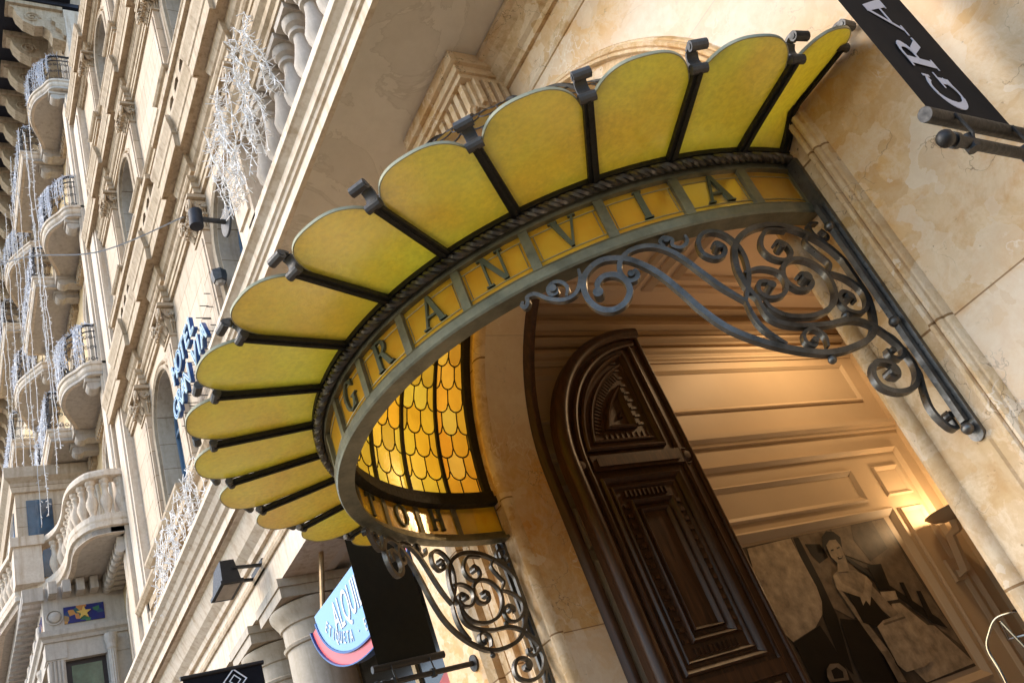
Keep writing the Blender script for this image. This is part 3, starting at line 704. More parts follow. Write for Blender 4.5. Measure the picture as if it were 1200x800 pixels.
for (z0, z1) in ((2.38, 3.8), (.4, 2.2)):
    frame_m(rect(.63, 1.385, z0, z1)[::-1], .05, .04); frame_m(rect(.70, 1.315, z0+.07, z1-.07)[::-1], .03, .02)
    frame_m(rect(.80, 1.21, z0+.19, z1-.19)[::-1], .045, .045); frame_m(rect(.865, 1.14, z0+.26, z1-.26)[::-1], .03, .03)
    m = MB()
    for k in range(10): 
        y = .80+k*.042; m.box((XD-.002, y, z1-.16), (XD+.02, y+.014, z1-.11)); m.box((XD-.002, y, z0+.11), (XD+.02, y+.014, z0+.16))
    z = z0+.2
    while z < z1-.2:
        m.box((XD-.002, .745, z), (XD+.018, .785, z+.03)); m.box((XD-.002, 1.23, z), (XD+.018, 1.27, z+.03)); z += .075
    dm(m, 'fluting')
m = MB(); m.box((XD-.002, .62, 2.24), (XD+.03, 1.48, 2.34)); dm(m, 'lock_rail')

# ================================================================== ENTRANCE CANOPY
can = empty('entrance_canopy', (CX, 0, 3.62), 'round wrought-iron door canopy with scalloped yellow glass petals and lettered amber band', 'canopy')
KY = 1.0326
def el(th, r, z): return (CX+r*math.cos(th), -KY*r*math.sin(th), z)
def cp(mb, name, mat, smooth=False, parent=None): return mb.build(name, M[mat], parent or can, smooth)
RB = 1.632; ZB, ZT = 3.615, 3.925
NS = 90
arc = [PI*i/NS for i in range(NS+1)]
def ringmold(prof, name, mat, r=RB, smooth=False):
    m = MB(); path = [(r*math.cos(a), r*math.sin(a)) for a in arc]   # left normal points inward
    m.mold(path, [(-o, h) for o, h in prof], lambda a, b, h: (CX+a, -KY*b, h)); return cp(m, name, mat, smooth)
# bottom rail (light face, flat underside), top rail
ringmold([(.0, ZB), (.006, ZB+.01), (.006, ZB+.05), (0, ZB+.062), (-.006, ZB+.068), (-.045, ZB+.068), (-.045, ZB+.02), (-.085, ZB+.02), (-.085, ZB)], 'bottom_rail', 'iron_rail')
ringmold([(.004, ZT-.045), (.004, ZT+.006), (-.045, ZT+.006), (-.045, ZT-.045)], 'top_rail', 'iron_rail')
ringmold([(.052, ZT+.016), (.052, ZT+.04), (-.06, ZT+.04), (-.06, ZT+.008), (.0, ZT+.008)], 'petal_ring', 'iron_dark')
# rope moulding: three twisted strands
m = MB()
for s_ in range(3):
    pts = []
    for i in range(720):
        t = i/719; a = PI*t; ph = t*2*PI*52+s_*2*PI/3
        pts.append(el(a, RB+.030+.013*math.cos(ph), ZT-.004+.013*math.sin(ph)))
    m.tube(pts, .0125, 5)
cp(m, 'rope_moulding', 'iron', True)
thk = [math.radians(12*k-(1.0 if 0 < k < 15 else 0)) for k in range(16)]
for k in range(16):
    a = thk[k]; m = MB()
    n = Vector((math.cos(a), -math.sin(a), 0)); t = Vector((-math.sin(a), -math.cos(a), 0))
    p = Vector(el(a, RB-.018, 0)); vs = []
    m.sweep([(p.x, p.y, ZB+.06), (p.x, p.y, ZT-.04)], .042, .036, up=tuple(n)); cp(m, 'mullion', 'iron_rail')
    # glass panel
    if k < 15:
        b = thk[k+1]; m = MB(); nn = 6; vs = []; fs = []
        for i in range(nn+1):
            th = a+(b-a)*i/nn
            for rr in (RB-.022, RB-.026):
                for z in (ZB+.055, ZT-.035): vs.append(el(th, rr, z))
        for i in range(nn):
            o = i*4; fs += [(o, o+1, o+5, o+4), (o+2, o+6, o+7, o+3)]
        m.add(vs, fs); gp = cp(m, 'glass_panel', 'band_glass', True)
        m = MB()
        for z in (ZB+.098, ZT-.075): m.tube([el(a+(b-a)*i/8, RB-.020, z) for i in range(9)], .0032, 5)
        for e_ in (.1, .9): m.tube([el(a+(b-a)*e_, RB-.020, ZB+.098), el(a+(b-a)*e_, RB-.020, ZT-.075)], .0025, 5)
        m.build('came', M['came'], gp)
word = {1:'A', 2:'I', 3:'V', 4:'N', 5:'A', 6:'R', 7:'G', 9:'L', 10:'E', 11:'T', 12:'O', 13:'H'}
LH = .150
for k, ch in word.items():
    mid = (thk[k]+thk[k+1])/2; wd = GL[ch][0]*LH
    def mp(u, v_, d, mid=mid, wd=wd):
        th = mid-(u-wd/2)/(RB); return el(th, RB-.0235+d, ZB+.103+v_)
    mb, _ = letter_mb(ch, mp, LH, .03); cp(mb, 'letter', 'lettermetal')
# petals + ribs
def wallrise(th, r):      # the outermost petals lift where they meet the wall
    f = max(0, 1-min(th, PI-th)/thk[1]); s_ = min(1, max(0, (r-1.68)/.13)); return .13*f*s_
ZP = 3.965
def rout(t): return 2.065+.215*(1-abs(2*t-1)**2.6)**.62
rib_a = [math.radians(12*k-(1.6 if 0 < k < 15 else 0)) for k in range(16)]
for k in range(15):
    a, b = rib_a[k], rib_a[k+1]; m = MB(); nu, nr = 28, 8; vs = []; fs = []
    for i in range(nu+1):
        t = i/nu; tt = .5-.5*math.cos(PI*t); th = a+(b-a)*(.03+.94*tt); ro = rout(tt)
        for j in range(nr+1):
            r = 1.665+(ro-1.665)*j/nr; sag = -.010*math.sin(PI*tt)*(j/nr)
            vs.append(el(th, r, ZP+wallrise(th, r)+sag))
    n0 = len(vs); vs += [(x, y, z+.012) for x, y, z in vs]
    for i in range(nu):
        for j in range(nr):
            q = i*(nr+1)+j; fs.append((q, q+1, q+nr+2, q+nr+1)); fs.append((q+n0, q+nr+1+n0, q+nr+2+n0, q+1+n0))
    m.add(vs, fs); po = cp(m, 'glass_petal', 'petal', True)
    e = MB(); path = [vs[i*(nr+1)+nr] for i in range(nu+1)]
    e.sweep([(x, y, z+.006) for x, y, z in path], .005, .014); e.build('rim', M['glass_edge'], po)
for k in range(16):
    a = rib_a[k]; m = MB(); tang = Vector((math.sin(a), math.cos(a), 0))
    if k in (0, 15): a = a+(.026 if k == 0 else -.026)
    ra = [1.66+(2.165-1.66)*i/8 for i in range(9)]
    pts = [el(a, r, ZP-.016+wallrise(a if k not in (0, 15) else (0 if k == 0 else PI), r)) for r in ra]
    m.sweep(pts, .042, .022, ws=[1.15-.2*i/8 for i in range(9)])
    m.sweep([(x, y, z-.012) for x, y, z in pts], .014, .018)
    m.sweep([(x, y, z+.04) for x, y, z in pts], .04, .012)
    rib = cp(m, 'rib', 'iron_dark')
    # curled end: a hook of flat iron between two rolls
    c_ = MB(); zt = pts[-1][2]; rad = Vector((math.cos(a), -KY*math.sin(a), 0)).normalized(); o = Vector(pts[-1]); tw = rad.cross(Vector((0,0,1)))
    def P3(u, w_): return o+rad*u+Vector((0,0,w_))
    c_.tube([P3(.0, .0)-tw*.034, P3(.0, .0)+tw*.034], .021, 10)
    hook = [P3(.0, .02), P3(-.006, .045), P3(.006, .068), P3(.03, .08), P3(.058, .078), P3(.075, .066)]
    c_.sweep(spline(hook, 4), .05, .012, upf=lambda i: tw.cross(Vector((0,0,1))) if False else (rad.x, rad.y, .4))
    c_.tube([P3(.074, .05)-tw*.036, P3(.074, .05)+tw*.036], .022, 10)
    for s_ in (-1, 1): c_.tube([P3(.074, .05)+tw*.036*s_, P3(.074, .05)+tw*.040*s_], .012, 8)
    c_.build('curl', M['curl_metal'], rib, True)
# dome of fish-scale glass (quarter sphere against the wall)
RD, ZD = 1.6, 3.93
def sph(th, ph): return (CX+RD*math.cos(th)*math.cos(ph), -KY*RD*math.sin(th)*math.cos(ph)-.02, ZD+1.0*RD*math.sin(ph))
NSC, RH, HB = 2.5, .165, .42
def scale_id(u, v_):
    n = math.floor(v_)
    off = (n % 2)*.5; du = ((u-off) % 1)-.5; bnd = HB*(1-math.sqrt(max(0, 1-(2*du)**2)))
    if v_-n < bnd:
        n -= 1; off = (n % 2)*.5
    return n, math.floor(u-off)
tints = {}
for k in range(15):
    m = MB(); nu, nv = 20, 66; vs = []; 
    for i in range(nu+1):
        for j in range(nv+1): vs.append(sph(math.radians(12)*(k+i/nu), (PI/2)*.985*j/nv))
    fs = []
    for i in range(nu):
        for j in range(nv):
            q = i*(nv+1)+j; fs.append((q, q+nv+1, q+nv+2, q+1))
            u = (i+.5)/nu*NSC; v_ = (PI/2*.985*(j+.5)/nv)*RD/RH; sid = (k,)+scale_id(u, v_)
            if sid not in tints:
                rr = random.random(); tints[sid] = ((.85+.15*random.random(),)*1+(.78+.34*rr, .5+1.1*rr*rr)) if random.random() > .1 else (.68, .68, .6)
            m.tint[len(fs)-1] = tints[sid]
    m.add(vs, fs); seg = cp(m, 'dome_glass', 'dome_glass', True)
    ld = MB(); nrow = int(PI/2*RD/RH)
    for n in range(0, nrow):
        for c in range(-1, 4):
            u0 = c+(n % 2)*.5; pts = []
            for q in range(9):
                du = -.5+q/8; u = u0+.5+du; v_ = n+HB*(1-math.sqrt(max(0, 1-(2*du)**2)))
                if 0 <= u <= NSC: pts.append(sph(math.radians(12)*(k+u/NSC), min(v_*RH/RD, 1.54)))
            if len(pts) > 1: ld.tube(pts, .0055, 4)
            if 0 < u0 < NSC: ld.tube([sph(math.radians(12)*(k+u0/NSC), min((n+f)*RH/RD, 1.54)) for f in (HB, .7, 1.0)], .0055, 4)
    ld.build('lead_line', M['lead'], seg)
for k in range(1, 15):
    m = MB(); m.sweep([sph(math.radians(12)*k, PI/2*.985*j/24) for j in range(25)], .028, .035, upf=lambda j: (math.cos(math.radians(12)*k)*math.cos(PI/2*j/24), -math.sin(math.radians(12)*k)*math.cos(PI/2*j/24), math.sin(PI/2*j/24)+.01), ws=[1-.6*j/24 for j in range(25)]); cp(m, 'dome_rib', 'iron_dark')
ringmold([(-.03, ZT-.05), (-.03, ZT+.05), (-.075, ZT+.05), (-.075, ZT-.0), (-.095, ZT-.0), (-.095, ZT-.05)], 'dome_ring', 'iron_dark')
m = MB(); m.mold([(CX+1.57*math.cos(PI*i/40), ZD+1.57*math.sin(PI*i/40)) for i in range(41)], [(0, -.0), (0, -.075), (-.02, -.085), (-.03, -.03), (-.11, -.03), (-.11, -.002)], XZ); cp(m, 'wall_arch', 'iron_dark')
# scroll brackets on both sides, following the ring
RBK = 1.612
main = [(1.158,3.46),(1.146,3.50),(1.110,3.52),(1.065,3.505),(1.04,3.46),(1.045,3.41),(1.083,3.37),(1.135,3.36),(1.183,3.39),(1.207,3.45),(1.2,3.52),(1.164,3.57),(1.10,3.595),(1.035,3.58),(.976,3.54),(.91,3.45),(.86,3.33),(.82,3.22),(.76,3.11),(.67,3.02),(.56,2.95),(.435,2.905),(.304,2.91),(.18,2.95),(.1,3.04),(.045,3.17),(.04,3.31),(.085,3.42),(.179,3.505),(.30,3.555),(.43,3.55),(.54,3.49),(.595,3.38),(.603,3.28),(.589,3.21)]
curves = [
 (main, .034, 1),
 ([(1.448,3.575),(1.46,3.56),(1.45,3.545),(1.432,3.56),(1.425,3.585),(1.391,3.58),(1.348,3.53),(1.294,3.495),(1.24,3.50),(1.201,3.55),(1.19,3.60)], .024, 1),
 ([(1.30,3.56),(1.31,3.54),(1.335,3.545),(1.335,3.575),(1.305,3.59),(1.275,3.575),(1.262,3.54),(1.28,3.505)], .022, 0),
 ([(.99,3.50),(.985,3.475),(1.0,3.455),(1.03,3.46),(1.045,3.50),(1.03,3.55),(.985,3.585),(.93,3.592),(.87,3.575),(.82,3.53),(.782,3.47),(.745,3.39),(.70,3.30),(.64,3.21)], .028, 1),
 ([(.64,3.21),(.60,3.27),(.565,3.33),(.54,3.41),(.54,3.48),(.565,3.54),(.606,3.57),(.654,3.57),(.69,3.54),(.70,3.48),(.665,3.44),(.62,3.445),(.60,3.48),(.62,3.51),(.645,3.50)], .026, 0),
 ([(.64,3.21),(.645,3.13),(.63,3.06),(.58,2.98)], .026, 0),
 ([(.83,3.56),(.84,3.585),(.815,3.6),(.79,3.58),(.80,3.55),(.77,3.53),(.735,3.55),(.73,3.585)], .022, 0),
 ([(.566,3.19),(.552,3.14),(.495,3.095),(.39,3.08),(.287,3.11),(.222,3.18),(.205,3.27),(.248,3.34),(.324,3.365),(.395,3.335),(.424,3.27),(.395,3.215),(.34,3.21),(.305,3.245),(.325,3.285),(.36,3.275)], .028, 0),
 ([(.589,3.21),(.583,3.11),(.512,3.055),(.373,3.03),(.233,3.035),(.142,3.0),(.074,2.92),(.046,2.83),(.071,2.75),(.139,2.695),(.23,2.685),(.295,2.72),(.296,2.78),(.25,2.825),(.19,2.82),(.165,2.785),(.19,2.75),(.225,2.76)], .03, 0),
 ([(.58,3.34),(.501,3.345),(.435,3.31),(.43,3.25),(.475,3.20),(.54,3.20),(.565,3.24),(.54,3.28),(.50,3.27),(.50,3.24)], .024, 0),
 ([(.27,3.52),(.37,3.53),(.435,3.46),(.427,3.395),(.37,3.365),(.319,3.395),(.315,3.44),(.345,3.465),(.375,3.45)], .024, 0),
 ([(.16,3.50),(.205,3.45),(.175,3.38),(.15,3.33),(.188,3.28)], .022, 0),
 ([(.06,3.56),(.12,3.55),(.13,3.49),(.08,3.46),(.05,3.49),(.07,3.52)], .02, 0),
 ([(.185,3.28),(.11,3.245),(.065,3.18),(.085,3.11),(.15,3.065),(.215,3.08),(.225,3.14),(.185,3.175),(.145,3.155),(.15,3.12)], .024, 0),
 ([(.42,2.93),(.405,2.98),(.435,3.02),(.485,3.01),(.5,2.97),(.475,2.945),(.45,2.965)], .02, 0),
 ([(.13,2.985),(.068,2.93),(.06,2.87),(.105,2.83),(.15,2.845),(.15,2.88)], .022, 0),
 ([(.035,2.78),(.10,2.66),(.12,2.58),(.09,2.51),(.05,2.50),(.035,2.54),(.06,2.57)], .024, 0),
]
def bracket(side):
    def mp3(s_, z, dr=0):
        th = max(0.03, s_/1.63)
        if side: th = PI-th
        r = RBK+dr; x, y, _ = el(th, r, 0); return (x, y, z)
    m = MB()
    for pts, w_, tp in curves:
        pl = spline([(a, b, 0) for a, b in pts], 6)
        path = [mp3(p.x, p.y) for p in pl]
        n = len(path); ws = [1]*n
        def up(i, path=path):
            x, y, _ = path[i]; v = Vector((x-CX, y/KY, 0)); v.normalize(); return tuple(v)
        m.sweep(path, w_*.74, .028, upf=up, ws=[min(1, .62+.06*min(i, n-1-i)) for i in range(n)])
        x, y, z = path[0]; 
    # rolled eyes of the scrolls
    eyes = [(1.16,3.455,.022),(.325,3.262,.022),(.2,2.772,.022),(.505,3.25,.018),(.35,3.435,.018),(.17,3.145,.018),(.465,2.965,.014),(.625,3.49,.018),(1.315,3.56,.016),(1.01,3.48,.015),(.06,2.55,.016),(.135,2.865,.014),(.815,3.58,.014)]
    for s_, z, r_ in eyes:
        a = Vector(mp3(s_, z, -.026)); b = Vector(mp3(s_, z, .026)); m.tube([a, b], r_, 10)
    br = cp(m, 'scroll_bracket', 'iron', True)
    d = MB()
    for s_, z in ((.43, 2.875), (.24, 3.06)): d.sphere(mp3(s_, z), .018)
    d.build('drop_ball', M['iron'], br, True)
    x = CX+(1.662 if not side else -1.662)
    d = MB(); d.box((x-.03, -.04, 2.44), (x+.03, -.0125, 3.9)); d.lathe([(.001, -.0405), (.03, -.0405), (.03, -.012), (.001, -.012)], (x, 0, 2.445), 20, 'y')
    d.box((x-.012, -.075, 2.5), (x+.012, -.048, 3.62)); st = d.build('wall_strip', M['iron'], br)
    for z in (2.47, 2.98, 3.5):
        d = MB(); d.sphere((x, -.07, z), .024); d.build('bolt', M['iron'], st, True)
bracket(False); bracket(True)

# ================================================================== BANNERS
def banner(name, x, y0, y1, z0, z1, mat, lab, pole_y, text=None, group=None, polez=None):
    e = empty(name, (x, (y0+y1)/2, z0), lab, 'banner', group)
    m = MB(); vs = []; fs = []; n = 24
    for i in range(n+1):
        z = z0+(z1-z0)*i/n
        for j in range(9):
            y = y0+(y1-y0)*j/8; w_ = .004*math.sin(i*.9)*math.sin(j*.8)
            vs.append((x+w_, y, z)); 
    for i in range(n):
        for j in range(8): q = i*9+j; fs.append((q, q+1, q+10, q+9))
    m.add(vs, fs); m.build('fabric', M[mat], e, True)
    m = MB(); m.tube([(x, y0-.05, z0), (x, y1+.05, z0)], .026, 16); hb = m.build('hem_rod', M['black_metal'], e, True)
    m = MB(); pz = z0-.11; m.tube([(x, y0-.03, pz), (x, pole_y, pz)], .02, 14); m.sphere((x, y0-.045, pz), .03); m.tube([(x, y0-.01, pz), (x, y0+.015, pz)], .027, 14)
    m.lathe([(.001, pole_y-.02), (.06, pole_y-.015), (.06, pole_y-.001), (.001, pole_y-.001)], (x, 0, pz), 18, 'y')
    pole = m.build('pole', M['black_metal'], e, True)
    for yy in (y0+.08, y1-.08):
        m = MB(); m.tube([(x+.026, yy, z0), (x+.028, yy+.01, pz+.02), (x, yy+.01, pz-.024)], .006, 6); m.tube([(x, yy+.01, pz-.028), (x, yy+.01, pz+.028)], .024, 8); m.build('clip', M['black_metal'], e, True)
    m = MB(); m.tube([(x, y0-.02, z1), (x, y1+.02, z1)], .022, 12); m.build('top_rod', M['black_metal'], e, True)
    return e
xb = -.95
bn = banner('hanging_banner', xb, -.665, -.16, 3.17, 5.0, 'banner', 'black banner with white vertical GRAN lettering at right of the canopy', 0, group='wall banners')
# lettering, rotated 90 degrees, reading upwards: letter right = +z, letter top = -y
for ch, z_, zt_ in (('G', 3.235, 3.43), ('R', 3.445, 3.63), ('A', 3.655, 3.875), ('N', 3.91, 4.12)):
    wd = GL[ch][0]; stv = (zt_-z_)/wd
    def mp(u, v_, d, z_=z_, stv=stv): return (xb+.0045+d*.5, -.355-v_*.165, z_+u*stv)
    mb, _ = letter_mb(ch, mp, 1.0, .002); mb.build('letter', M['banner_text'], bn)
bn2 = banner('hanging_banner', -6.0, -.73, -.27, 3.22, 4.6, 'banner_brown', 'plain dark brown banner hanging below the left end of the canopy', 0, group='wall banners')
bn3 = banner('hanging_banner', -9.0, -1.32, -.57, 2.6, 4.34, 'banner', 'black banner with a small diamond emblem in front of the far columns', 0, group='wall banners')
m = MB(); d_ = [(-.95, 4.22), (-.85, 4.32), (-.75, 4.22), (-.85, 4.12)]
m.mold(d_, [(0, 0), (0, .004), (.012, .004), (.012, 0)], lambda a, b, h: (-9.0+.008+h, a, b), closed=True)
m.mold([(a*.0+(-.85)+(a+.85)*.45, 4.22+(b-4.22)*.45) for a, b in d_], [(0, 0), (0, .004), (.01, .004), (.01, 0)], lambda a, b, h: (-9.0+.008+h, a, b), closed=True)
m.build('emblem', M['white_paint'], bn3)

# ================================================================== SHOP SIGN (fan-shaped)
sg = empty('fan_shop_sign', (-7.9, .1, 4.0), 'half-round pale blue shop sign with a red lower rim hanging beside the columns', 'sign')
SCX, SCZ, SY = -7.9, 4.73, .1
def fanp(k0, k1, a0=180, a1=360, n=32):
    o = [(SCX+1.2*k1*math.cos(math.radians(a0+(a1-a0)*i/n)), SCZ+.69*k1*math.sin(math.radians(a0+(a1-a0)*i/n))) for i in range(n+1)]
    if k0 <= 0: return o
    return o+[(SCX+1.2*k0*math.cos(math.radians(a1+(a0-a1)*i/n)), SCZ+.69*k0*math.sin(math.radians(a1+(a0-a1)*i/n))) for i in range(n+1)]
m = MB(); m.plate([fanp(0, 1)], XZ, SY, SY+.08); m.build('panel', M['blue_sign'], sg)
m = MB(); m.plate([fanp(1.03, 1.17, 188, 352)], XZ, SY+.015, SY+.075); m.build('red_rim', M['red_sign'], sg)
m = MB(); m.plate([fanp(1.002, 1.028, 186, 354)], XZ, SY-.01, SY+.09); m.plate([fanp(1.172, 1.19, 187, 353)], XZ, SY-.01, SY+.09); m.build('trim', M['navy'], sg)
rot = Matrix(((1,0,0,0),(0,0,-1,0),(0,1,0,0),(0,0,0,1)))
text_obj('lettering', 'ALQUILER', .36, .003, M['white_paint'], Matrix.Translation((-8.06, SY-.006, 4.47)) @ rot, sg, (.66, 1.25))
w_ = 'ETIQUETA · EPOCA ·'
def arc_pos(d):
    a = math.radians(194); st = math.radians(.25)
    while d > 0: d -= math.hypot(1.2*.84*math.sin(a), .69*.84*math.cos(a))*st; a += st
    return a
for i, ch in enumerate(w_):
    if ch == ' ': continue
    a = arc_pos(.10+i*.094)
    px, pz = SCX+1.2*.84*math.cos(a), SCZ+.69*.84*math.sin(a); tg = math.atan2(.69*math.cos(a), -1.2*math.sin(a))
    text_obj('lettering', ch, .135, .003, M['white_paint'], Matrix.Translation((px, SY-.006, pz)) @ rot @ Matrix.Rotation(tg, 4, 'Z'), sg, (.75, 1.25))
m = MB(); m.tube([(-8.95, SY+.04, 4.7), (-8.95, SY+.2, 5.45)], .028, 10); m.tube([(-6.9, SY+.04, 4.7), (-6.9, SY+.2, 5.45)], .028, 10); m.build('hanging_rod', M['brass'], sg, True)

e = empty('red_shop_panel', (-8.0, .9, 3.2), 'red rounded shop panel seen under the brown banner', 'sign')
m = MB(); m.plate([[(-8.5, 3.0), (-7.2, 3.0), (-7.2, 3.55)]+[(-7.5-1.0*k/8, 3.55+.12*math.sin(PI*k/8)) for k in range(9)]+[(-8.5, 3.5)]], XZ, .9, .95); m.build('panel', M['red_sign'], e)
m = MB(); m.box((-8.6, .96, 2.9), (-7.1, 1.0, 3.0)); m.box((-7.9, .96, 2.9), (-7.8, 1.9, 3.0)); m.build('bracket', M['black_metal'], e)
# ================================================================== lamps on the facade
def spot(x, z, lab):
    e = empty('floodlight', (x, 0, z), lab, 'floodlight')
    y = -.42
    m = MB(); vs = [(-.26,-.1,-.17),(.26,-.1,-.17),(.26,.12,-.2),(-.26,.12,-.2),(-.16,-.06,.12),(.16,-.06,.12),(.16,.1,.12),(-.16,.1,.12)]
    m.add([(x+a, y+b, z+c) for a, b, c in vs], [(0,3,2,1),(4,5,6,7),(0,1,5,4),(1,2,6,5),(2,3,7,6),(3,0,4,7)]); m.box((x-.27, y-.12, z-.2), (x+.27, y+.14, z-.165)); m.build('housing', M['black_metal'], e)
    m = MB(); m.box((x-.22, y-.08, z-.206), (x+.22, y+.10, z-.2)); m.build('lens', M['stone_grey'], e)
    m = MB(); m.bar((x-.2, y+.05, z), (x-.2, -.0, z-.02), .04, .03); m.bar((x+.2, y+.05, z), (x+.2, -.0, z-.02), .04, .03); m.box((x-.24, -.03, z-.08), (x+.24, -.002, z+.05)); m.build('bracket', M['black_metal'], e)
spot(-10.2, 5.78, 'black wedge-shaped floodlight on the frieze above the columns')
e = empty('round_wall_lamp', (-8.55, 0, 9.9), 'grey cylinder lamp on a round wall plate beside a window', 'wall lamp')
m = MB(); m.lathe([(.001,-.03),(.19,-.028),(.2,-.015),(.2,-.001),(.001,-.001)], (-8.6,0,9.88), 24, 'y'); m.build('wall_plate', M['curl_metal'], e, True)
m = MB(); m.tube([(-8.6,-.03,9.88),(-8.55,-.42,9.86)], .035, 12); m.build('arm', M['curl_metal'], e, True)
m = MB(); m.tube([(-8.55,-.40,9.98),(-8.55,-.42,9.72)], .085, 16); m.build('lamp_head', M['rail_iron'], e, True)
e = empty('hexagonal_lantern', (-9.0, -.1, 9.3), 'small grey hexagonal lantern fixed to the wall under the round lamp', 'lantern')
m = MB(); m.lathe([(.04,9.2),(.085,9.21),(.105,9.29),(.10,9.37),(.035,9.4)], (-9.0,-.12,0), 6); m.build('body', M['curl_metal'], e)
m = MB(); m.lathe([(.04,9.17),(.07,9.2)], (-9.0,-.12,0), 6); m.build('glass', M['stone_grey'], e)
e = empty('bead_lantern', (-9.3, .8, 5.25), 'small glass lantern under the portico ceiling next to the sign rod', 'lantern')
m = MB(); m.sphere((-8.9,.75,5.22), .1, 12, 8); m.build('globe', M['brass'], e, True)
m = MB(); m.tube([(-8.9,.75,5.3),(-8.9,.75,5.46)], .015, 8); m.build('stem', M['brass'], e)

# ================================================================== NEON SIGN
ns = empty('neon_hotel_sign', (-10.55, -.22, 8.9), 'blue outlined HOTEL GRAN VIA letters standing off the wall between windows', 'sign')
stand = Matrix(((1,0,0,0),(0,0,-1,0),(0,1,0,0),(0,0,0,1)))
def neon(word_, xc, z, size, pitch):
    n = len(word_)
    for i, ch in enumerate(word_):
        if ch == ' ': continue
        x = xc+(i-(n-1)/2)*pitch
        t = Matrix.Translation((x, -.24, z)) @ stand
        lo = text_obj('letter', ch, size, .03, M['navy'], t, ns, (1.0, 1.0))
        me = text_mesh(ch, size, .0); cu = bpy.data.curves.new('t', 'FONT'); cu.body = ch; cu.size = size; cu.align_x = 'CENTER'; cu.align_y = 'CENTER'; cu.fill_mode = 'NONE'; cu.bevel_depth = .0085
        bpy.data.meshes.remove(me)
        ob = bpy.data.objects.new('t', cu); col.objects.link(ob); dg = bpy.context.evaluated_depsgraph_get(); m2 = bpy.data.meshes.new_from_object(ob.evaluated_get(dg)); bpy.data.objects.remove(ob)
        m2.transform(Matrix.Translation((x, -.272, z)) @ stand); m2.materials.clear(); m2.materials.append(M['pale_edge'])
        o2 = bpy.data.objects.new('outline', m2); col.objects.link(o2); o2.parent = lo
        o2.location = (0, 0, 0)
neon('HOTEL', -10.62, 9.32, .44, .28); neon('GRAN VIA', -10.52, 8.86, .44, .255)
m = MB()
for z in (9.3, 8.78):
    for i in range(9):
        for dz in (.1, -.12):
            m = MB(); x = -11.55+i*.26; m.tube([(x, -.2, z+dz), (x, .0, z+dz)], .007, 5); m.build('standoff_pin', M['curl_metal'], ns)

# ================================================================== PHOTO MURAL + sconce in the vestibule
X0 = XP+.004
mu = empty('photo_mural', (X0, 2.4, 1.9), 'large sepia photograph of a smiling woman carrying a case, on the panelled wall', 'picture')
def ply(name, mat, pts, lay):
    m = MB(); m.plate([pts], lambda a, b, t: (t, a, b), X0+lay*.0025, X0+lay*.0025+.0008); m.build(name, M[mat], mu)
def blob(cy, cz, ry, rz, n=20, rot_=0):
    return [(cy+ry*math.cos(t)*math.cos(rot_)-rz*math.sin(t)*math.sin(rot_), cz+ry*math.cos(t)*math.sin(rot_)+rz*math.sin(t)*math.cos(rot_)) for t in [2*PI*i/n for i in range(n)]]
MU0 = dict(y0=1.0, y1=3.72, z0=.8, z1=3.22)
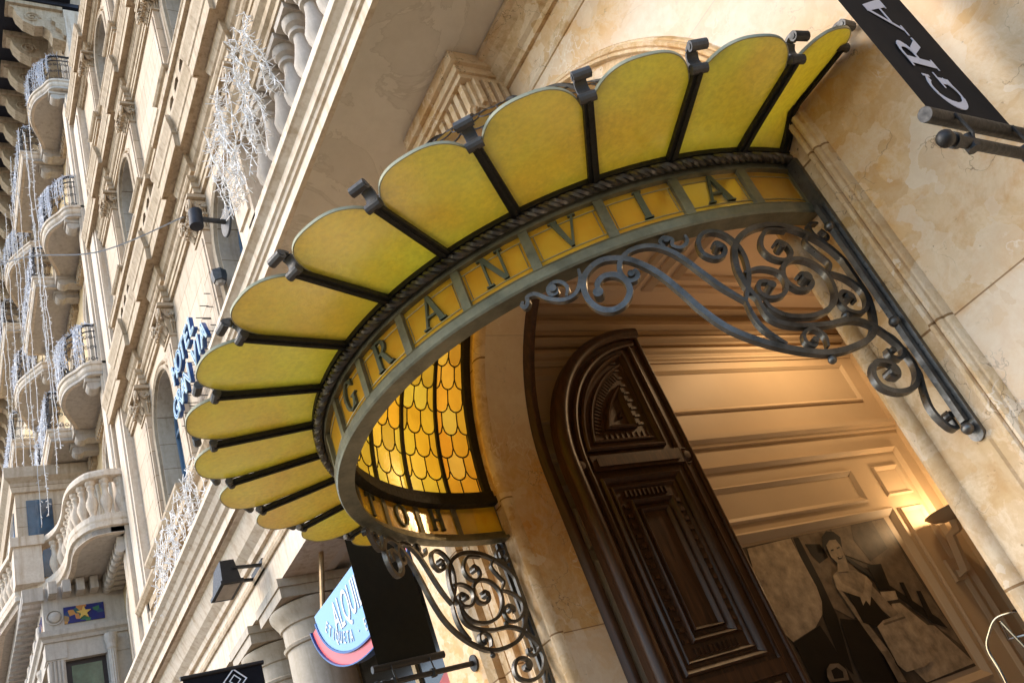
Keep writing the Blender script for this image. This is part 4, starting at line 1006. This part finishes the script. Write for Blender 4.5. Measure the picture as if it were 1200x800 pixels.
# EXTRA MURAL PARTS
ply('print', 'ph_grey', [(1.2,1.9),(3.74,1.9),(3.69,3.235),(1.2,3.2)], 1)
MUR = [
 ('ph_mid', [(2.963, 3.236), (3.683, 3.239), (3.656, 2.762), (3.773, 2.051), (3.53, 2.279), (3.27, 2.564), (3.193, 2.868), (2.959, 2.989)]),
 ('ph_grey', [(3.223, 3.245), (3.508, 3.239), (3.51, 2.966), (3.214, 2.893), (3.157, 3.096)]),
 ('ph_mid', [(2.465, 3.209), (2.934, 3.234), (2.945, 2.972), (3.017, 2.792), (3.025, 2.607), (2.662, 2.494), (2.455, 2.654), (2.434, 2.959)]),
 ('ph_black', [(2.477, 3.207), (2.54, 3.206), (2.53, 2.817), (2.506, 2.558), (2.43, 2.336), (2.356, 2.123), (2.296, 2.232), (2.351, 2.552), (2.434, 2.959)]),
 ('ph_black', [(2.57, 3.141), (2.736, 3.117), (2.752, 3.002), (2.619, 2.966), (2.577, 3.047)]),
 ('ph_light', [(1.938, 3.193), (2.447, 3.211), (2.446, 2.975), (2.449, 2.795), (2.422, 2.677), (2.356, 2.585), (2.219, 2.509), (1.928, 2.454), (1.891, 2.515), (1.804, 2.686)]),
 ('ph_black', [(1.93, 2.448), (2.273, 2.516), (2.291, 2.412), (2.307, 2.246), (2.312, 2.069), (1.925, 2.153)]),
 ('ph_light', [(3.166, 2.527), (3.271, 2.518), (3.343, 2.423), (3.443, 2.295), (3.518, 2.281), (3.743, 1.923), (3.061, 1.909), (2.958, 2.095)]),
 ('ph_black', [(2.903, 2.988), (2.952, 2.981), (3.626, 2.316), (3.66, 2.227), (3.52, 2.299), (3.192, 2.67)]),
 ('ph_black', [(3.136, 2.867), (3.309, 2.854), (3.26, 2.649), (3.115, 2.646)]),
 ('ph_black', [(3.397, 2.673), (3.448, 2.665), (3.418, 2.409), (3.372, 2.454)]),
 ('ph_black', [(3.542, 2.573), (3.593, 2.565), (3.565, 2.345), (3.489, 2.359)]),
 ('ph_light', [(3.108, 2.638), (3.288, 2.617), (3.268, 2.546), (3.095, 2.558)]),
 ('ph_black', [(2.505, 2.524), (2.718, 2.467), (2.77, 2.217), (2.753, 1.973), (2.396, 2.051), (2.414, 2.224)]),
 ('ph_skin', [(2.678, 2.847), (2.799, 2.892), (2.954, 2.849), (3.046, 2.787), (3.057, 2.693), (3.176, 2.444), (3.07, 2.419), (2.951, 2.584), (2.882, 2.632), (2.687, 2.719), (2.838, 2.203), (2.843, 2.118), (2.769, 2.125), (2.703, 2.418), (2.643, 2.762)]),
 ('ph_black', [(2.731, 2.708), (2.889, 2.639), (2.977, 2.615), (3.034, 2.425), (2.852, 2.389), (2.728, 2.447)]),
 ('ph_light', [(2.678, 2.847), (2.725, 2.849), (2.732, 2.775), (2.902, 2.655), (3.046, 2.787), (3.071, 2.718), (2.905, 2.556), (2.891, 2.603), (2.83, 2.569), (2.847, 2.638), (2.647, 2.735)]),
 ('ph_black', [(2.787, 3.167), (2.874, 3.209), (2.956, 3.192), (3.001, 3.137), (2.958, 3.056), (2.933, 3.06), (2.932, 3.128), (2.808, 3.107), (2.743, 3.041), (2.738, 3.079)]),
 ('ph_skin', [(2.782, 3.092), (2.852, 3.129), (2.93, 3.124), (2.945, 3.068), (2.934, 2.993), (2.925, 2.947), (2.887, 2.85), (2.749, 2.863), (2.803, 2.938), (2.77, 2.99)]),
 ('ph_black', [(2.809, 3.05), (2.845, 3.052), (2.835, 3.038), (2.802, 3.038)]),
 ('ph_black', [(2.887, 3.057), (2.928, 3.061), (2.919, 3.049), (2.884, 3.046)]),
 ('ph_black', [(2.837, 2.98), (2.904, 2.983), (2.883, 2.963), (2.836, 2.959)]),
 ('ph_light', [(2.846, 2.978), (2.896, 2.98), (2.885, 2.972), (2.848, 2.97)]),
 ('ph_light', [(2.848, 2.39), (2.95, 2.423), (3.206, 2.43), (3.234, 2.397), (3.267, 2.187), (3.257, 2.05), (3.134, 2.016), (2.891, 2.022), (2.841, 2.086)]),
 ('ph_mid', [(2.93, 2.401), (3.213, 2.407), (3.217, 2.392), (2.926, 2.384)]),
 ('ph_mid', [(2.097, 2.21), (2.154, 2.237), (2.241, 2.224), (2.284, 2.17), (2.26, 2.096), (2.065, 2.123), (2.066, 2.161)]),
 ('ph_black', [(2.133, 2.194), (2.2, 2.204), (2.241, 2.163), (2.219, 2.121), (2.121, 2.134)]),
 ('ph_light', [(1.876, 2.995), (1.993, 2.993), (1.928, 2.934), (1.876, 2.926)]),
 ('ph_mid', [(2.741, 2.215), (2.809, 2.201), (2.831, 1.956), (2.742, 1.975)]),
]
def clip(pts):
    return [(min(3.735, max(1.2, a)), min(3.225, max(1.905, b))) for a, b in pts]
for i, (mn, pts) in enumerate(MUR): ply('print_shape', mn, clip(pts), 2+i*.35)

e = empty('wall_sconce', (XP+.02, 4.2, 2.75), 'cream uplighter bowl on a bent arm, glowing on the panelled wall', 'wall lamp')
m = MB(); m.lathe([(.001,0),(.10,.012),(.17,.04),(.215,.085),(.22,.09),(.21,.094),(.15,.055),(.001,.03)], (XP+.27, 4.2, 3.02), 28); m.build('bowl', M['interior'], e, True)
m = MB(); m.sweep([(XP+.02,4.2,2.62),(XP+.10,4.2,2.62),(XP+.16,4.2,2.92),(XP+.25,4.2,2.94),(XP+.27,4.2,3.02)], .07, .05, up=(0,1,0)); m.box((XP, 4.13, 2.56), (XP+.03, 4.27, 2.76)); m.build('arm', M['interior'], e)
m = MB(); m.lathe([(.001,0),(.09,.004),(.09,.02),(.001,.022)], (XP+.27, 4.2, 3.055), 16); m.build('bulb', M['lamp_glow'], e)
for i, (x, y) in enumerate(((-3.98, 3.35), (-3.8, 3.45))):
    e = empty('ceiling_downlight', (x, y, 5.44), ('left' if i == 0 else 'right')+' round glowing downlight of the pair in the vestibule ceiling', 'ceiling light', 'vestibule ceiling lights')
    m = MB(); m.lathe([(.05,5.452),(.075,5.44),(.085,5.442),(.085,5.458),(.05,5.458)], (x,y,0), 20); m.build('trim', M['brass'], e, True)
    m = MB(); m.lathe([(.001,5.447),(.05,5.447),(.05,5.456),(.001,5.456)], (x,y,0), 20); m.build('bulb', M['lamp_glow'], e)
def plight(name, loc, energy, colr, size):
    l = bpy.data.lights.new(name, 'POINT'); l.energy = energy; l.color = colr; l.shadow_soft_size = size
    o = bpy.data.objects.new(name, l); o.location = loc; col.objects.link(o)
WARM = (1, .66, .34)
plight('sconce_light', (XP+.27, 4.2, 3.16), 6.0, WARM, .05)
def slight(name, loc, energy):
    l = bpy.data.lights.new(name, 'SPOT'); l.energy = energy; l.color = WARM; l.shadow_soft_size = .03; l.spot_size = math.radians(168); l.spot_blend = .4
    o = bpy.data.objects.new(name, l); o.location = loc; col.objects.link(o)
slight('downlight_a', (-3.98, 3.35, 5.43), 22)
slight('downlight_b', (-3.8, 3.45, 5.43), 22)
# glass entrance door edge with chrome handle
e = empty('glass_entrance_door', (-2.3, .9, 0), 'frameless glass door with a bent chrome pull handle at the right', 'door')
m = MB(); m.box((-2.62, .9, .05), (-1.6, .912, 1.75)); m.build('glass', M['stone_grey'], e) if False else None
hpth = [(-2.84, .80, 1.2), (-2.80, .80, 1.55), (-2.78, .80, 1.70), (-2.775, .80, 1.82), (-2.72, .80, 1.88), (-2.65, .80, 1.92), (-2.57, .81, 1.915), (-2.54, .88, 1.91)]
m = MB(); m.tube(spline(hpth, 5), .007, 10); m.tube([(-2.64,.80,1.90),(-2.66,.81,1.82),(-2.60,.85,1.81),(-2.54,.88,1.82)], .008, 8); m.tube([(-2.64,.80,1.90),(-2.60,.82,1.70),(-2.57,.84,1.5)], .007, 8); m.build('handle', M['chrome'], e, True)
m = MB(); m.box((-2.55, .895, .02), (-1.7, .905, 1.98)); m.build('pane', M['window_glass'], e)

# ================================================================== ADJOINING BUILDING (wavy balconies)
nb = empty('modernist_building', (-19, 0, 0), 'ornate neighbouring building with wavy stone and iron balconies and corbelled eaves', 'building')
def np_(mb, name, mat, smooth=False, parent=None): return mb.build(name, M[mat], parent or nb, smooth)
def wall_n(z0, z1, holes, y=.0, mat='stone_facade'):
    w = MB(); w.plate([[(-60, z0), (-16.22, z0), (-16.22, z1), (-60, z1)]]+holes, XZ, y, y+.4); return np_(w, 'wall', mat)
WX = [-17.45, -20.2, -24, -28, -32, -36, -40]
wall_n(0, 9.4, [arch(-17.2, .35, 4.5, 8.3, 14)], .0, 'stone_yellow')
wall_n(9.4, 12.9, [arch(c, .62, 9.9, 11.6) for c in WX], .001, 'stone_yellow')
wall_n(12.9, 17.2, [arch(c, .62, 13.4, 15.6) for c in WX], .002, 'stone_yellow')
wall_n(17.2, 21.5, [arch(c, .62, 17.7, 19.8) for c in WX], .003, 'stone_yellow')
wall_n(21.5, 24.6, [arch(c, .45, 22.0, 23.2) for c in WX], .004, 'stone_white')
def nwin(c, hw, z0, zs):
    f = MB(); f.plate([arch(c, hw+.002, z0, zs), list(reversed(arch(c, hw-.07, z0+.07, zs)))], XZ, .3, .36); f.box((c-.03,.29,z0+.05),(c+.03,.35,zs+hw-.05)); fo = np_(f, 'window', 'window_frame')
    p = MB(); p.plate([arch(c, hw-.02, z0+.02, zs)], XZ, .325, .335); p.build('pane', M['window_glass'], fo)
    for r0, yy in ((.015, .06), (.10, .09), (.20, .05)):
        s = MB(); path = [(c+hw, z0)]+[(c+hw*math.cos(PI*i/24), zs+hw*math.sin(PI*i/24)) for i in range(25)]+[(c-hw, z0)]
        s.mold(path, [(-r0, .01), (-r0, -yy), (-r0-.03, -yy-.02), (-r0-.06, -yy), (-r0-.06, .01)], XZ); s.build('archivolt', M['stone_white'], fo, True)
for c in WX[:5]:
    for z0, zs, hw in ((9.9, 11.6, .62), (13.4, 15.6, .62), (17.7, 19.8, .62), (22, 23.2, .45)): nwin(c, hw, z0, zs)
nwin(-17.2, .35, 4.5, 8.3)
m = MB(); m.box((-16.75, -.22, 0), (-16.24, .02, 21.2)); m.box((-16.66, -.26, 9.4), (-16.33, -.2, 21)); np_(m, 'corner_pier', 'stone_white')
# iron balconies
def slab_poly(pl, z, h, out=.0):
    return pl
wave = [(-16.3, .0), (-16.3, -.30), (-16.35, -.5), (-16.55, -.62), (-16.8, -.8), (-17.1, -.88), (-17.5, -.86), (-17.9, -.72), (-18.3, -.55), (-18.75, -.5), (-18.75, 0)]
rectb = [(-18.8, 0), (-18.8, -.95), (-21.6, -.95), (-21.6, 0)]
wave2 = [(-22.2, 0), (-22.3, -.5), (-22.8, -.8), (-23.3, -1.0), (-24.2, -1.0), (-25, -.7), (-25.4, -.5), (-25.4, 0)]
rect2 = [(-26.2, 0), (-26.2, -.95), (-30, -.95), (-30, 0)]
def smooth_plan(pl):
    if len(pl) <= 4: return pl
    s = spline([(a, b, 0) for a, b in pl[1:-1]], 4); return [pl[0]]+[(p.x, p.y) for p in s]+[pl[-1]]
SLAB = [(0, -.012), (0, .06), (.03, .08), (.05, .12), (.05, .2), (.08, .22), (.08, .28), (-.06, .28), (-.06, -.012)]
def iron_balcony(plan, z, scroll=True):
    pl = smooth_plan(plan); rev = pl
    m = MB(); m.plate([[(a, b) for a, b in pl]], lambda a, b, t: (a, b, t), z, z+.24); so = np_(m, 'balcony_slab', 'stone_grey')
    m = MB(); m.mold(rev, [(o-.02, z+h) for o, h in SLAB], XY); m.build('slab_edge', M['stone_white'], so)
    # console brackets under the slab
    for x in (pl[0][0]-.25, pl[-1][0]+.25):
        m = MB(); m.box((x-.12, -.5, z-.22), (x+.12, 0, z-.002)); m.box((x-.14, -.55, z-.1), (x+.14, -.002, z-.003)); m.lathe([(.001,x-.125),(.12,x-.12),(.12,x+.12),(.001,x+.125)], (0,-.4,z-.16), 14, 'x'); m.build('bracket', M['stone_grey'], so)
    m = MB(); xa, xb_ = pl[0][0]-.45, pl[-1][0]+.45; m.box((xa, -.1, z-.36), (xb_, -.002, z-.08))
    k = xa
    while k > xb_: m.tube([(k, -.12, z-.34), (k-.08, -.12, z-.1)], .03, 5); k -= .14
    m.build('rope_frieze', M['stone_trim'], so)
    # railing
    z0, z1 = z+.3, z+1.28; rl = [(a, b) for a, b in pl]
    cen = sum(p[0] for p in rl)/len(rl)
    path3 = [(a+(.06 if a < cen else -.06), b+.05 if b < -.1 else b, 0) for a, b in rl]
    m = MB()
    for zz, r in ((z0, .018), (z1-.16, .015), (z1, .028)): m.tube([(x, y, zz) for x, y, _ in path3], r, 6)
    # vertical bars and scrolls
    seglen = []; tot = 0; P = [Vector(p) for p in path3]
    for i in range(len(P)-1): seglen.append((P[i+1]-P[i]).length)
    tot = sum(seglen)
    def at(d):
        i = 0
        while i < len(seglen)-1 and d > seglen[i]: d -= seglen[i]; i += 1
        t = (P[i+1]-P[i]).normalized(); return P[i]+t*min(d, seglen[i]), t
    d = .04; pitch = .24
    while d < tot:
        p, t = at(d); m.tube([(p.x, p.y, z0), (p.x, p.y, z1)], .009, 4)
        if d+pitch < tot:
            q, t2 = at(d+pitch/2)
            for row in range(3):
                zc_ = z0+.14+row*.27; sgn = 1 if row % 2 else -1
                for s_ in (-1, 1):
                    pts = []
                    for k in range(12):
                        a = k/11*1.5*2*PI; r = .055*(1-k/15); c = q+t2*(s_*.055); pts.append((c.x+t2.x*math.cos(a)*r*s_, c.y+t2.y*math.cos(a)*r*s_, zc_+sgn*math.sin(a)*r))
                    m.tube(pts, .008, 4)
        d += pitch
    m.build('railing', M['rail_iron'], so)
    return path3, z1
RAILS = []
for z in (12.9, 17.2, 21.5):
    for pl in (wave, rectb, wave2, rect2): RAILS.append(iron_balcony(pl, z))
# stone balcony with balusters and bay below
stone_plan = [(-16.25, 0), (-16.25, -.45), (-16.35, -.75), (-16.7, -.95), (-17.1, -1.0), (-17.8, -.98), (-18.4, -1.05), (-18.8, -1.25), (-19.0, -1.55), (-19.1, -1.75), (-20.4, -2.0), (-26, -2.0), (-26, 0)]
sp = [stone_plan[0]]+[(p.x, p.y) for p in spline([(a, b, 0) for a, b in stone_plan[1:10]], 4)]+stone_plan[10:]
m = MB(); m.plate([sp], XY, 9.4, 9.7); sb = np_(m, 'balcony_slab', 'stone_grey')
m = MB(); m.mold(sp, [(0, 9.39), (0, 9.5), (.05, 9.52), (.06, 9.6), (.03, 9.62), (.05, 9.66), (.05, 9.76), (-.1, 9.76), (-.1, 9.39)], XY); m.build('slab_edge', M['stone_white'], sb)
m = MB(); m.mold(sp, [(.02, 10.52), (.06, 10.54), (.06, 10.62), (.03, 10.68), (-.2, 10.68), (-.2, 10.52)], XY); m.build('handrail', M['stone_white'], sb)
pb = MB(); pb.lathe([(.09,0),(.09,.06),(.05,.08),(.06,.12),(.11,.3),(.1,.38),(.055,.5),(.05,.6),(.075,.64),(.06,.68),(.09,.72),(.09,.78)], (0,0,0), 10)
proto = pb.build('baluster', M['stone_white'], sb, True); firstb = True
P = [Vector((a, b, 0)) for a, b in sp[:-1]]; acc = 0; want = .2
for i in range(len(P)-1):
    L_ = (P[i+1]-P[i]).length; t = (P[i+1]-P[i]).normalized(); nrm = Vector((-t.y, t.x, 0))
    d = want-acc
    while d < L_:
        q = P[i]+t*d-nrm*.08
        if q.y < -.1 and not (-19.15 < q.x < -18.85):
            o = proto if firstb else proto.copy()
            if not firstb: col.objects.link(o)
            firstb = False; o.location = Vector((q.x, q.y, 9.74))-wloc(sb)
        d += .27
    acc = (acc+L_) % .27 if False else L_-(d-.27); want = .27
m = MB(); m.box((-19.25, -1.8, 9.72), (-18.75, -1.3, 10.56)); m.box((-19.3, -1.85, 10.5), (-18.7, -1.25, 10.7)); m.build('pedestal', M['stone_white'], sb)
# dentils under the stone balcony along the wall
m = MB()
x = -16.5
while x > -18.3: m.box((x-.07, -.34, 9.12), (x+.07, -.002, 9.38)); m.lathe([(.001,x-.075),(.08,x-.07),(.08,x+.07),(.001,x+.075)], (0,-.3,9.15), 10, 'x'); x -= .24
y = -.3
while y > -1.35: m.box((-18.3, y-.07, 9.14), (-18.02, y+.07, 9.38)); y -= .24
x = -18.3
while x > -26: m.box((x-.07, -1.75, 9.12), (x+.07, -1.4, 9.38)); x -= .3
m.build('dentil', M['stone_grey'], sb)
# bay: side face with pilaster and window, front continuing
bay = MB(); bay.box((-30, -1.42, 7.95), (-18.32, .0, 9.38)); bay.box((-30, -1.42, 0), (-18.32, -1.0, 3)); bay.box((-30, -1.3, 12.6), (-21.9, 0, 13.9)); bo = np_(bay, 'bay', 'stone_grey')
m = MB(); m.box((-18.345, -.38, 8.62), (-18.29, -1.08, 8.94)) ; m.build('ceramic_frieze', M['mosaic'], bo)
m = MB()
st_pts = [(-.74+.13*(1 if k % 2 == 0 else .42)*math.sin(PI*k/5), 8.78+.13*(1 if k % 2 == 0 else .42)*math.cos(PI*k/5)) for k in range(10)]
m.plate([st_pts], lambda a, b, t: (t, a, b), -18.295, -18.26); m.build('star', M['gold'], bo)
m = MB(); m.lathe([(.001,-18.25),(.07,-18.26),(.1,-18.28),(.11,-18.32)], (0,-1.24,8.78), 20, 'x'); m.lathe([(.12,-18.33),(.13,-18.29),(.15,-18.29),(.155,-18.33)], (0,-1.24,8.78), 20, 'x'); m.build('medallion', M['stone_grey'], bo, True)
m = MB(); m.mold([(-18.32, 0), (-18.32, -1.42), (-30, -1.42)], [(-.01, 8.3), (.05, 8.3), (.07, 8.36), (.12, 8.4), (.12, 8.5), (-.01, 8.52)], XY); m.build('entablature', M['stone_grey'], bo)
m = MB(); m.box((-30, -1.43, 8.56), (-18.6, -1.40, 8.95)); m.build('ceramic_frieze', M['mosaic'], bo)
m = MB()
for i in range(14): m.lathe([(.001,-1.5),(.12,-1.49),(.15,-1.46),(.15,-1.42)], (-19.0-i*.7,0,8.76), 16, 'y')
m.build('medallion', M['stone_grey'], bo, True)
def fluted(xc, yc, z0, z1, r):
    m = MB(); pr = []
    n = 12; pts = []
    for k in range(n*4):
        a = 2*PI*k/(n*4); rr = r*(1 if k % 4 in (0, 1) else .88); pts.append((xc+rr*math.cos(a), yc+rr*math.sin(a)))
    m.plate([pts], XY, z0, z1); m.lathe([(r*1.0,z1),(r*1.2,z1+.03),(r*1.15,z1+.1),(r*1.5,z1+.24),(r*1.5,z1+.3)], (xc,yc,0), 20); m.build('bay_column', M['stone_grey'], bo)
m = MB(); m.box((-18.62, -1.40, 3), (-18.34, -1.12, 8.0))
for k in range(4): m.box((-18.35, -1.385+k*.065, 3), (-18.315, -1.35+k*.065, 7.95))
m.box((-18.66, -1.44, 7.98), (-18.3, -1.08, 8.3)); m.build('pilaster', M['stone_grey'], bo)
m = MB(); m.box((-18.62, -.42, 3), (-18.34, 0, 8.3)); m.build('pilaster', M['stone_grey'], bo)
fluted(-18.2, -.34, 3, 7.95, .08); fluted(-19.5, -1.25, 3, 7.9, .16); fluted(-21.2, -1.25, 3, 7.9, .16)
m = MB(); m.box((-18.5, -1.12, 3), (-18.44, -.42, 8.1)); wn = m.build('bay_window', M['brown_frame'], bo)
m = MB(); m.box((-18.43, -1.02, 3), (-18.42, -.50, 7.85)); m.build('pane', M['green_glass'], wn)
# glazed gallery over the bay
m = MB(); m.box((-30, -1.6, 9.7), (-19.9, 0, 12.8)); m.mold([(-19.9, 0), (-19.9, -1.6), (-30, -1.6)], [(0, 12.3), (.06, 12.3), (.1, 12.5), (.2, 12.6), (.2, 12.85), (-.01, 12.85)], XY); gal = m.build('gallery', M['stone_facade'], bo)
m = MB(); m.box((-19.89, -1.4, 10.3), (-19.87, -.9, 12.1)); 
for i in range(5): m.box((-20.4-i*1.4, -1.62, 10.2), (-21.4-i*1.4, -1.6, 12.1))
m.build('pane', M['window_glass'], gal)
# eaves with scrolled corbels
m = MB(); m.box((-60, -2.2, 24.75), (-16.22, .4, 24.9)); ea = np_(m, 'eaves', 'roof'); m = MB(); m.box((-60, .1, 24.9), (-16.22, 8, 30)); np_(m, 'attic', 'stone_facade'); m = MB(); m.box((-60, -2.9, 24.9), (-16.0, .2, 25.3)); np_(m, 'roof_overhang', 'roof')
m = MB(); m.mold([(-16.22, 0), (-60, 0)], [(-.01, 23.5), (.06, 23.5), (.1, 23.7), (.22, 23.8), (.22, 24.0), (.3, 24.05), (.3, 24.2), (-.01, 24.25)], XY); m.build('eaves_moulding', M['stone_trim'], ea)
kb = MB(); kb.plate([[(0, 24.7), (-1.25, 24.7), (-1.25, 24.55), (-1.15, 24.5), (-1.1, 24.25), (-.95, 24.0), (-.7, 23.85), (-.5, 23.9), (-.35, 23.75), (-.3, 23.5), (0, 23.4)]], lambda a, b, t: (t, a, b), -.16, .16)
kb.box((-.24, -1.32, 24.6), (.24, 0, 24.74))
for sx_ in (-.17, .17):
    kb.tube([(sx_, -.75+math.cos(k/24*4*PI)*.2*(1-k/28), 24.2+math.sin(k/24*4*PI)*.2*(1-k/28)) for k in range(24)], .03, 5)
k0 = kb.build('corbel', M['stone_trim'], ea)
for i in range(34):
    o = k0 if i == 0 else k0.copy()
    if i: col.objects.link(o)
    o.location = Vector((-16.5-i*1.0, 0, 0))-wloc(ea)

# ================================================================== FESTIVE LIGHTS
def twigs(mb, pts, n, r=.05, w_=.006, seed=0):
    rnd = random.Random(seed); P = [Vector(p) for p in pts]
    for _ in range(n):
        i = rnd.randrange(len(P)-1); f = rnd.random(); p = P[i].lerp(P[i+1], f)
        d = Vector((rnd.uniform(-1,1), rnd.uniform(-1,1), rnd.uniform(-1.2,.6))).normalized()*r*rnd.uniform(.5,1.2)
        mb.tube([p, p+d], w_, 3)
def net(x0, x1, y, ztop, zlow, n, lab, seed, depth=.15, dens=26, w_=.007, spread=True):
    w_ *= .8
    rnd = random.Random(seed); m = MB()
    for i in range(n):
        t = i/max(1, n-1); x = x0+(x1-x0)*t; zt = ztop+rnd.uniform(-.05, .05); zl = zlow(t)+rnd.uniform(-.1, .1); pts = []
        xx, yy = x, y+rnd.uniform(-depth, depth)*.5
        k = int((zt-zl)/.12)+2
        for j in range(k):
            pts.append((xx, yy, zt-(zt-zl)*j/(k-1))); xx += rnd.uniform(-.05, .05); yy += rnd.uniform(-.03, .03)
        m.tube(pts, w_*.8, 3); twigs(m, pts, dens, .075, w_, seed*50+i)
    return tag(m.build('light_curtain', M['light_net_warm']), lab, 'string lights', 'festive light curtains')
net(-4.1, -5.45, -1.24, 7.8, lambda t: 6.66+.5*abs(t-.5), 24, 'thick bundle of white light strings over the balcony balustrade above the canopy', 3, .12, 44, .0052)
net(-10.6, -13.3, -.42, 7.6, lambda t: 6.6, 26, 'white light curtain hanging under the arched window beyond the neon sign', 5, .1, 34, .008)
rnd = random.Random(11)
for i, (path3, z1) in enumerate(RAILS[:12]):
    m = MB(); P = [Vector((x, y, z1+.03)) for x, y, _ in path3]
    tot = sum((P[k+1]-P[k]).length for k in range(len(P)-1))
    pts = P; twigs(m, pts, int(tot*60), .1, .009, i)
    # swags down the railing
    for s_ in range(int(tot*15)):
        k = rnd.randrange(len(P)-1); p = P[k].lerp(P[k+1], rnd.random()); l = rnd.uniform(.4, 1.25)
        if P[k].y > -.35: continue
        q = [p+Vector((0, -.07, 0)), p+Vector((rnd.uniform(-.05,.05), -.09, -l*.5)), p+Vector((rnd.uniform(-.08,.08), -.08, -l))]
        m.tube(q, .006, 3); twigs(m, q, int(l*22), .07, .008, i*100+s_)
    lvl = ('lowest iron', 'middle iron', 'top iron')[i//4]; wh = ('nearest wavy', 'second, straight', 'third, wavy', 'farthest straight')[i % 4]
    tag(m.build('railing_garland', M['light_net']), 'bluish white fairy lights draped on the %s balcony of the %s row' % (wh, lvl), 'string lights', 'garlands on the iron balconies')
strs = [(-16.8, -1.0, 20.9, 12.6), (-17.4, -1.05, 20.9, 14.2), (-17.9, -1.0, 21.6, 11.6), (-18.9, -1.1, 21.6, 11.2), (-19.7, -1.15, 22.5, 11.4), (-20.6, -1.15, 21.6, 12.5), (-21.4, -1.2, 22, 12.2), (-22.8, -1.25, 22, 11.8), (-24, -1.25, 22, 13), (-17.1, -1.0, 16.6, 11.7)]
for i, (x, y, za, zb) in enumerate(strs):
    m = MB(); pts = []
    for j in range(30): pts.append((x+rnd.uniform(-.02,.02)+.25*math.sin(j/29*PI)*((i % 3)-1), y+rnd.uniform(-.02,.02), za+(zb-za)*j/29))
    m.tube(pts, .007, 4); twigs(m, pts, int((za-zb)*10), .07, .009, 900+i)
    tag(m.build('light_strand', M['light_net_warm']), 'thin white light strand hanging in front of the wavy balconies', 'string lights', 'thin hanging light strands')
m = MB(); A_, B_ = Vector((-8.7, -.35, 10.1)), Vector((-30, -2.5, 22)); pts = []
cab = [(-9.45, -.25, 10.75), (-12.5, -.8, 12.75), (-16, -1.6, 15.6), (-24, -2.4, 21.5)]
m.tube(spline(cab, 8), .012, 4); tag(m.build('overhead_cable', M['curl_metal']), 'thin cable running from a pilaster capital across to the neighbouring building', 'cable')

# ================================================================== CAMERA, LIGHT, WORLD
Zv = (-.33427567710573214, -.8019270115272026, .4951493106917894)
Fv = (-.4349786132650862, .5973408380669059, .6737785460961999)
Yv = (.8360941201189535, -.009848419191745115, .5484976125216379)
row = lambda i: Vector((-Fv[i], Yv[i], Zv[i]))
right, down, fwd = row(0), row(1), row(2)
cam = bpy.data.cameras.new('Camera'); co_ = bpy.data.objects.new('Camera', cam); col.objects.link(co_)
mw = Matrix.Identity(4)
for i in range(3): mw[i][0] = right[i]; mw[i][1] = -down[i]; mw[i][2] = -fwd[i]
mw.translation = Vector((0, -3.4, 1.6)); co_.matrix_world = mw
cam.sensor_width = 36; cam.sensor_fit = 'HORIZONTAL'; cam.lens = 1069.98/1200*36; cam.clip_start = .05; cam.clip_end = 1500
sc.camera = co_
SUN_DIR = Vector((.46, .74, -.66)).normalized()     # travel direction of the light
sun = bpy.data.lights.new('Sun', 'SUN'); sun.energy = .85; sun.angle = math.radians(28); sun.color = (1, .90, .76)
so = bpy.data.objects.new('Sun', sun); col.objects.link(so); so.rotation_euler = SUN_DIR.to_track_quat('-Z', 'Y').to_euler(); so.location = (-10, -20, 30)
wd_ = bpy.data.worlds.new('World'); sc.world = wd_; wd_.use_nodes = True; nt = wd_.node_tree
sky = nt.nodes.new('ShaderNodeTexSky'); sky.sky_type = 'NISHITA'; sky.sun_disc = False
to = -SUN_DIR; sky.sun_elevation = math.asin(to.z); sky.sun_rotation = math.atan2(to.x, to.y)
bg = nt.nodes['Background']; bg.inputs['Strength'].default_value = .15; nt.links.new(sky.outputs[0], bg.inputs[0])
sc.view_settings.view_transform = 'Standard'; sc.view_settings.look = 'None'; sc.view_settings.gamma = 1; sc.view_settings.use_curve_mapping = False
sc.view_settings.exposure = 1.52
sc.render.engine = 'CYCLES'
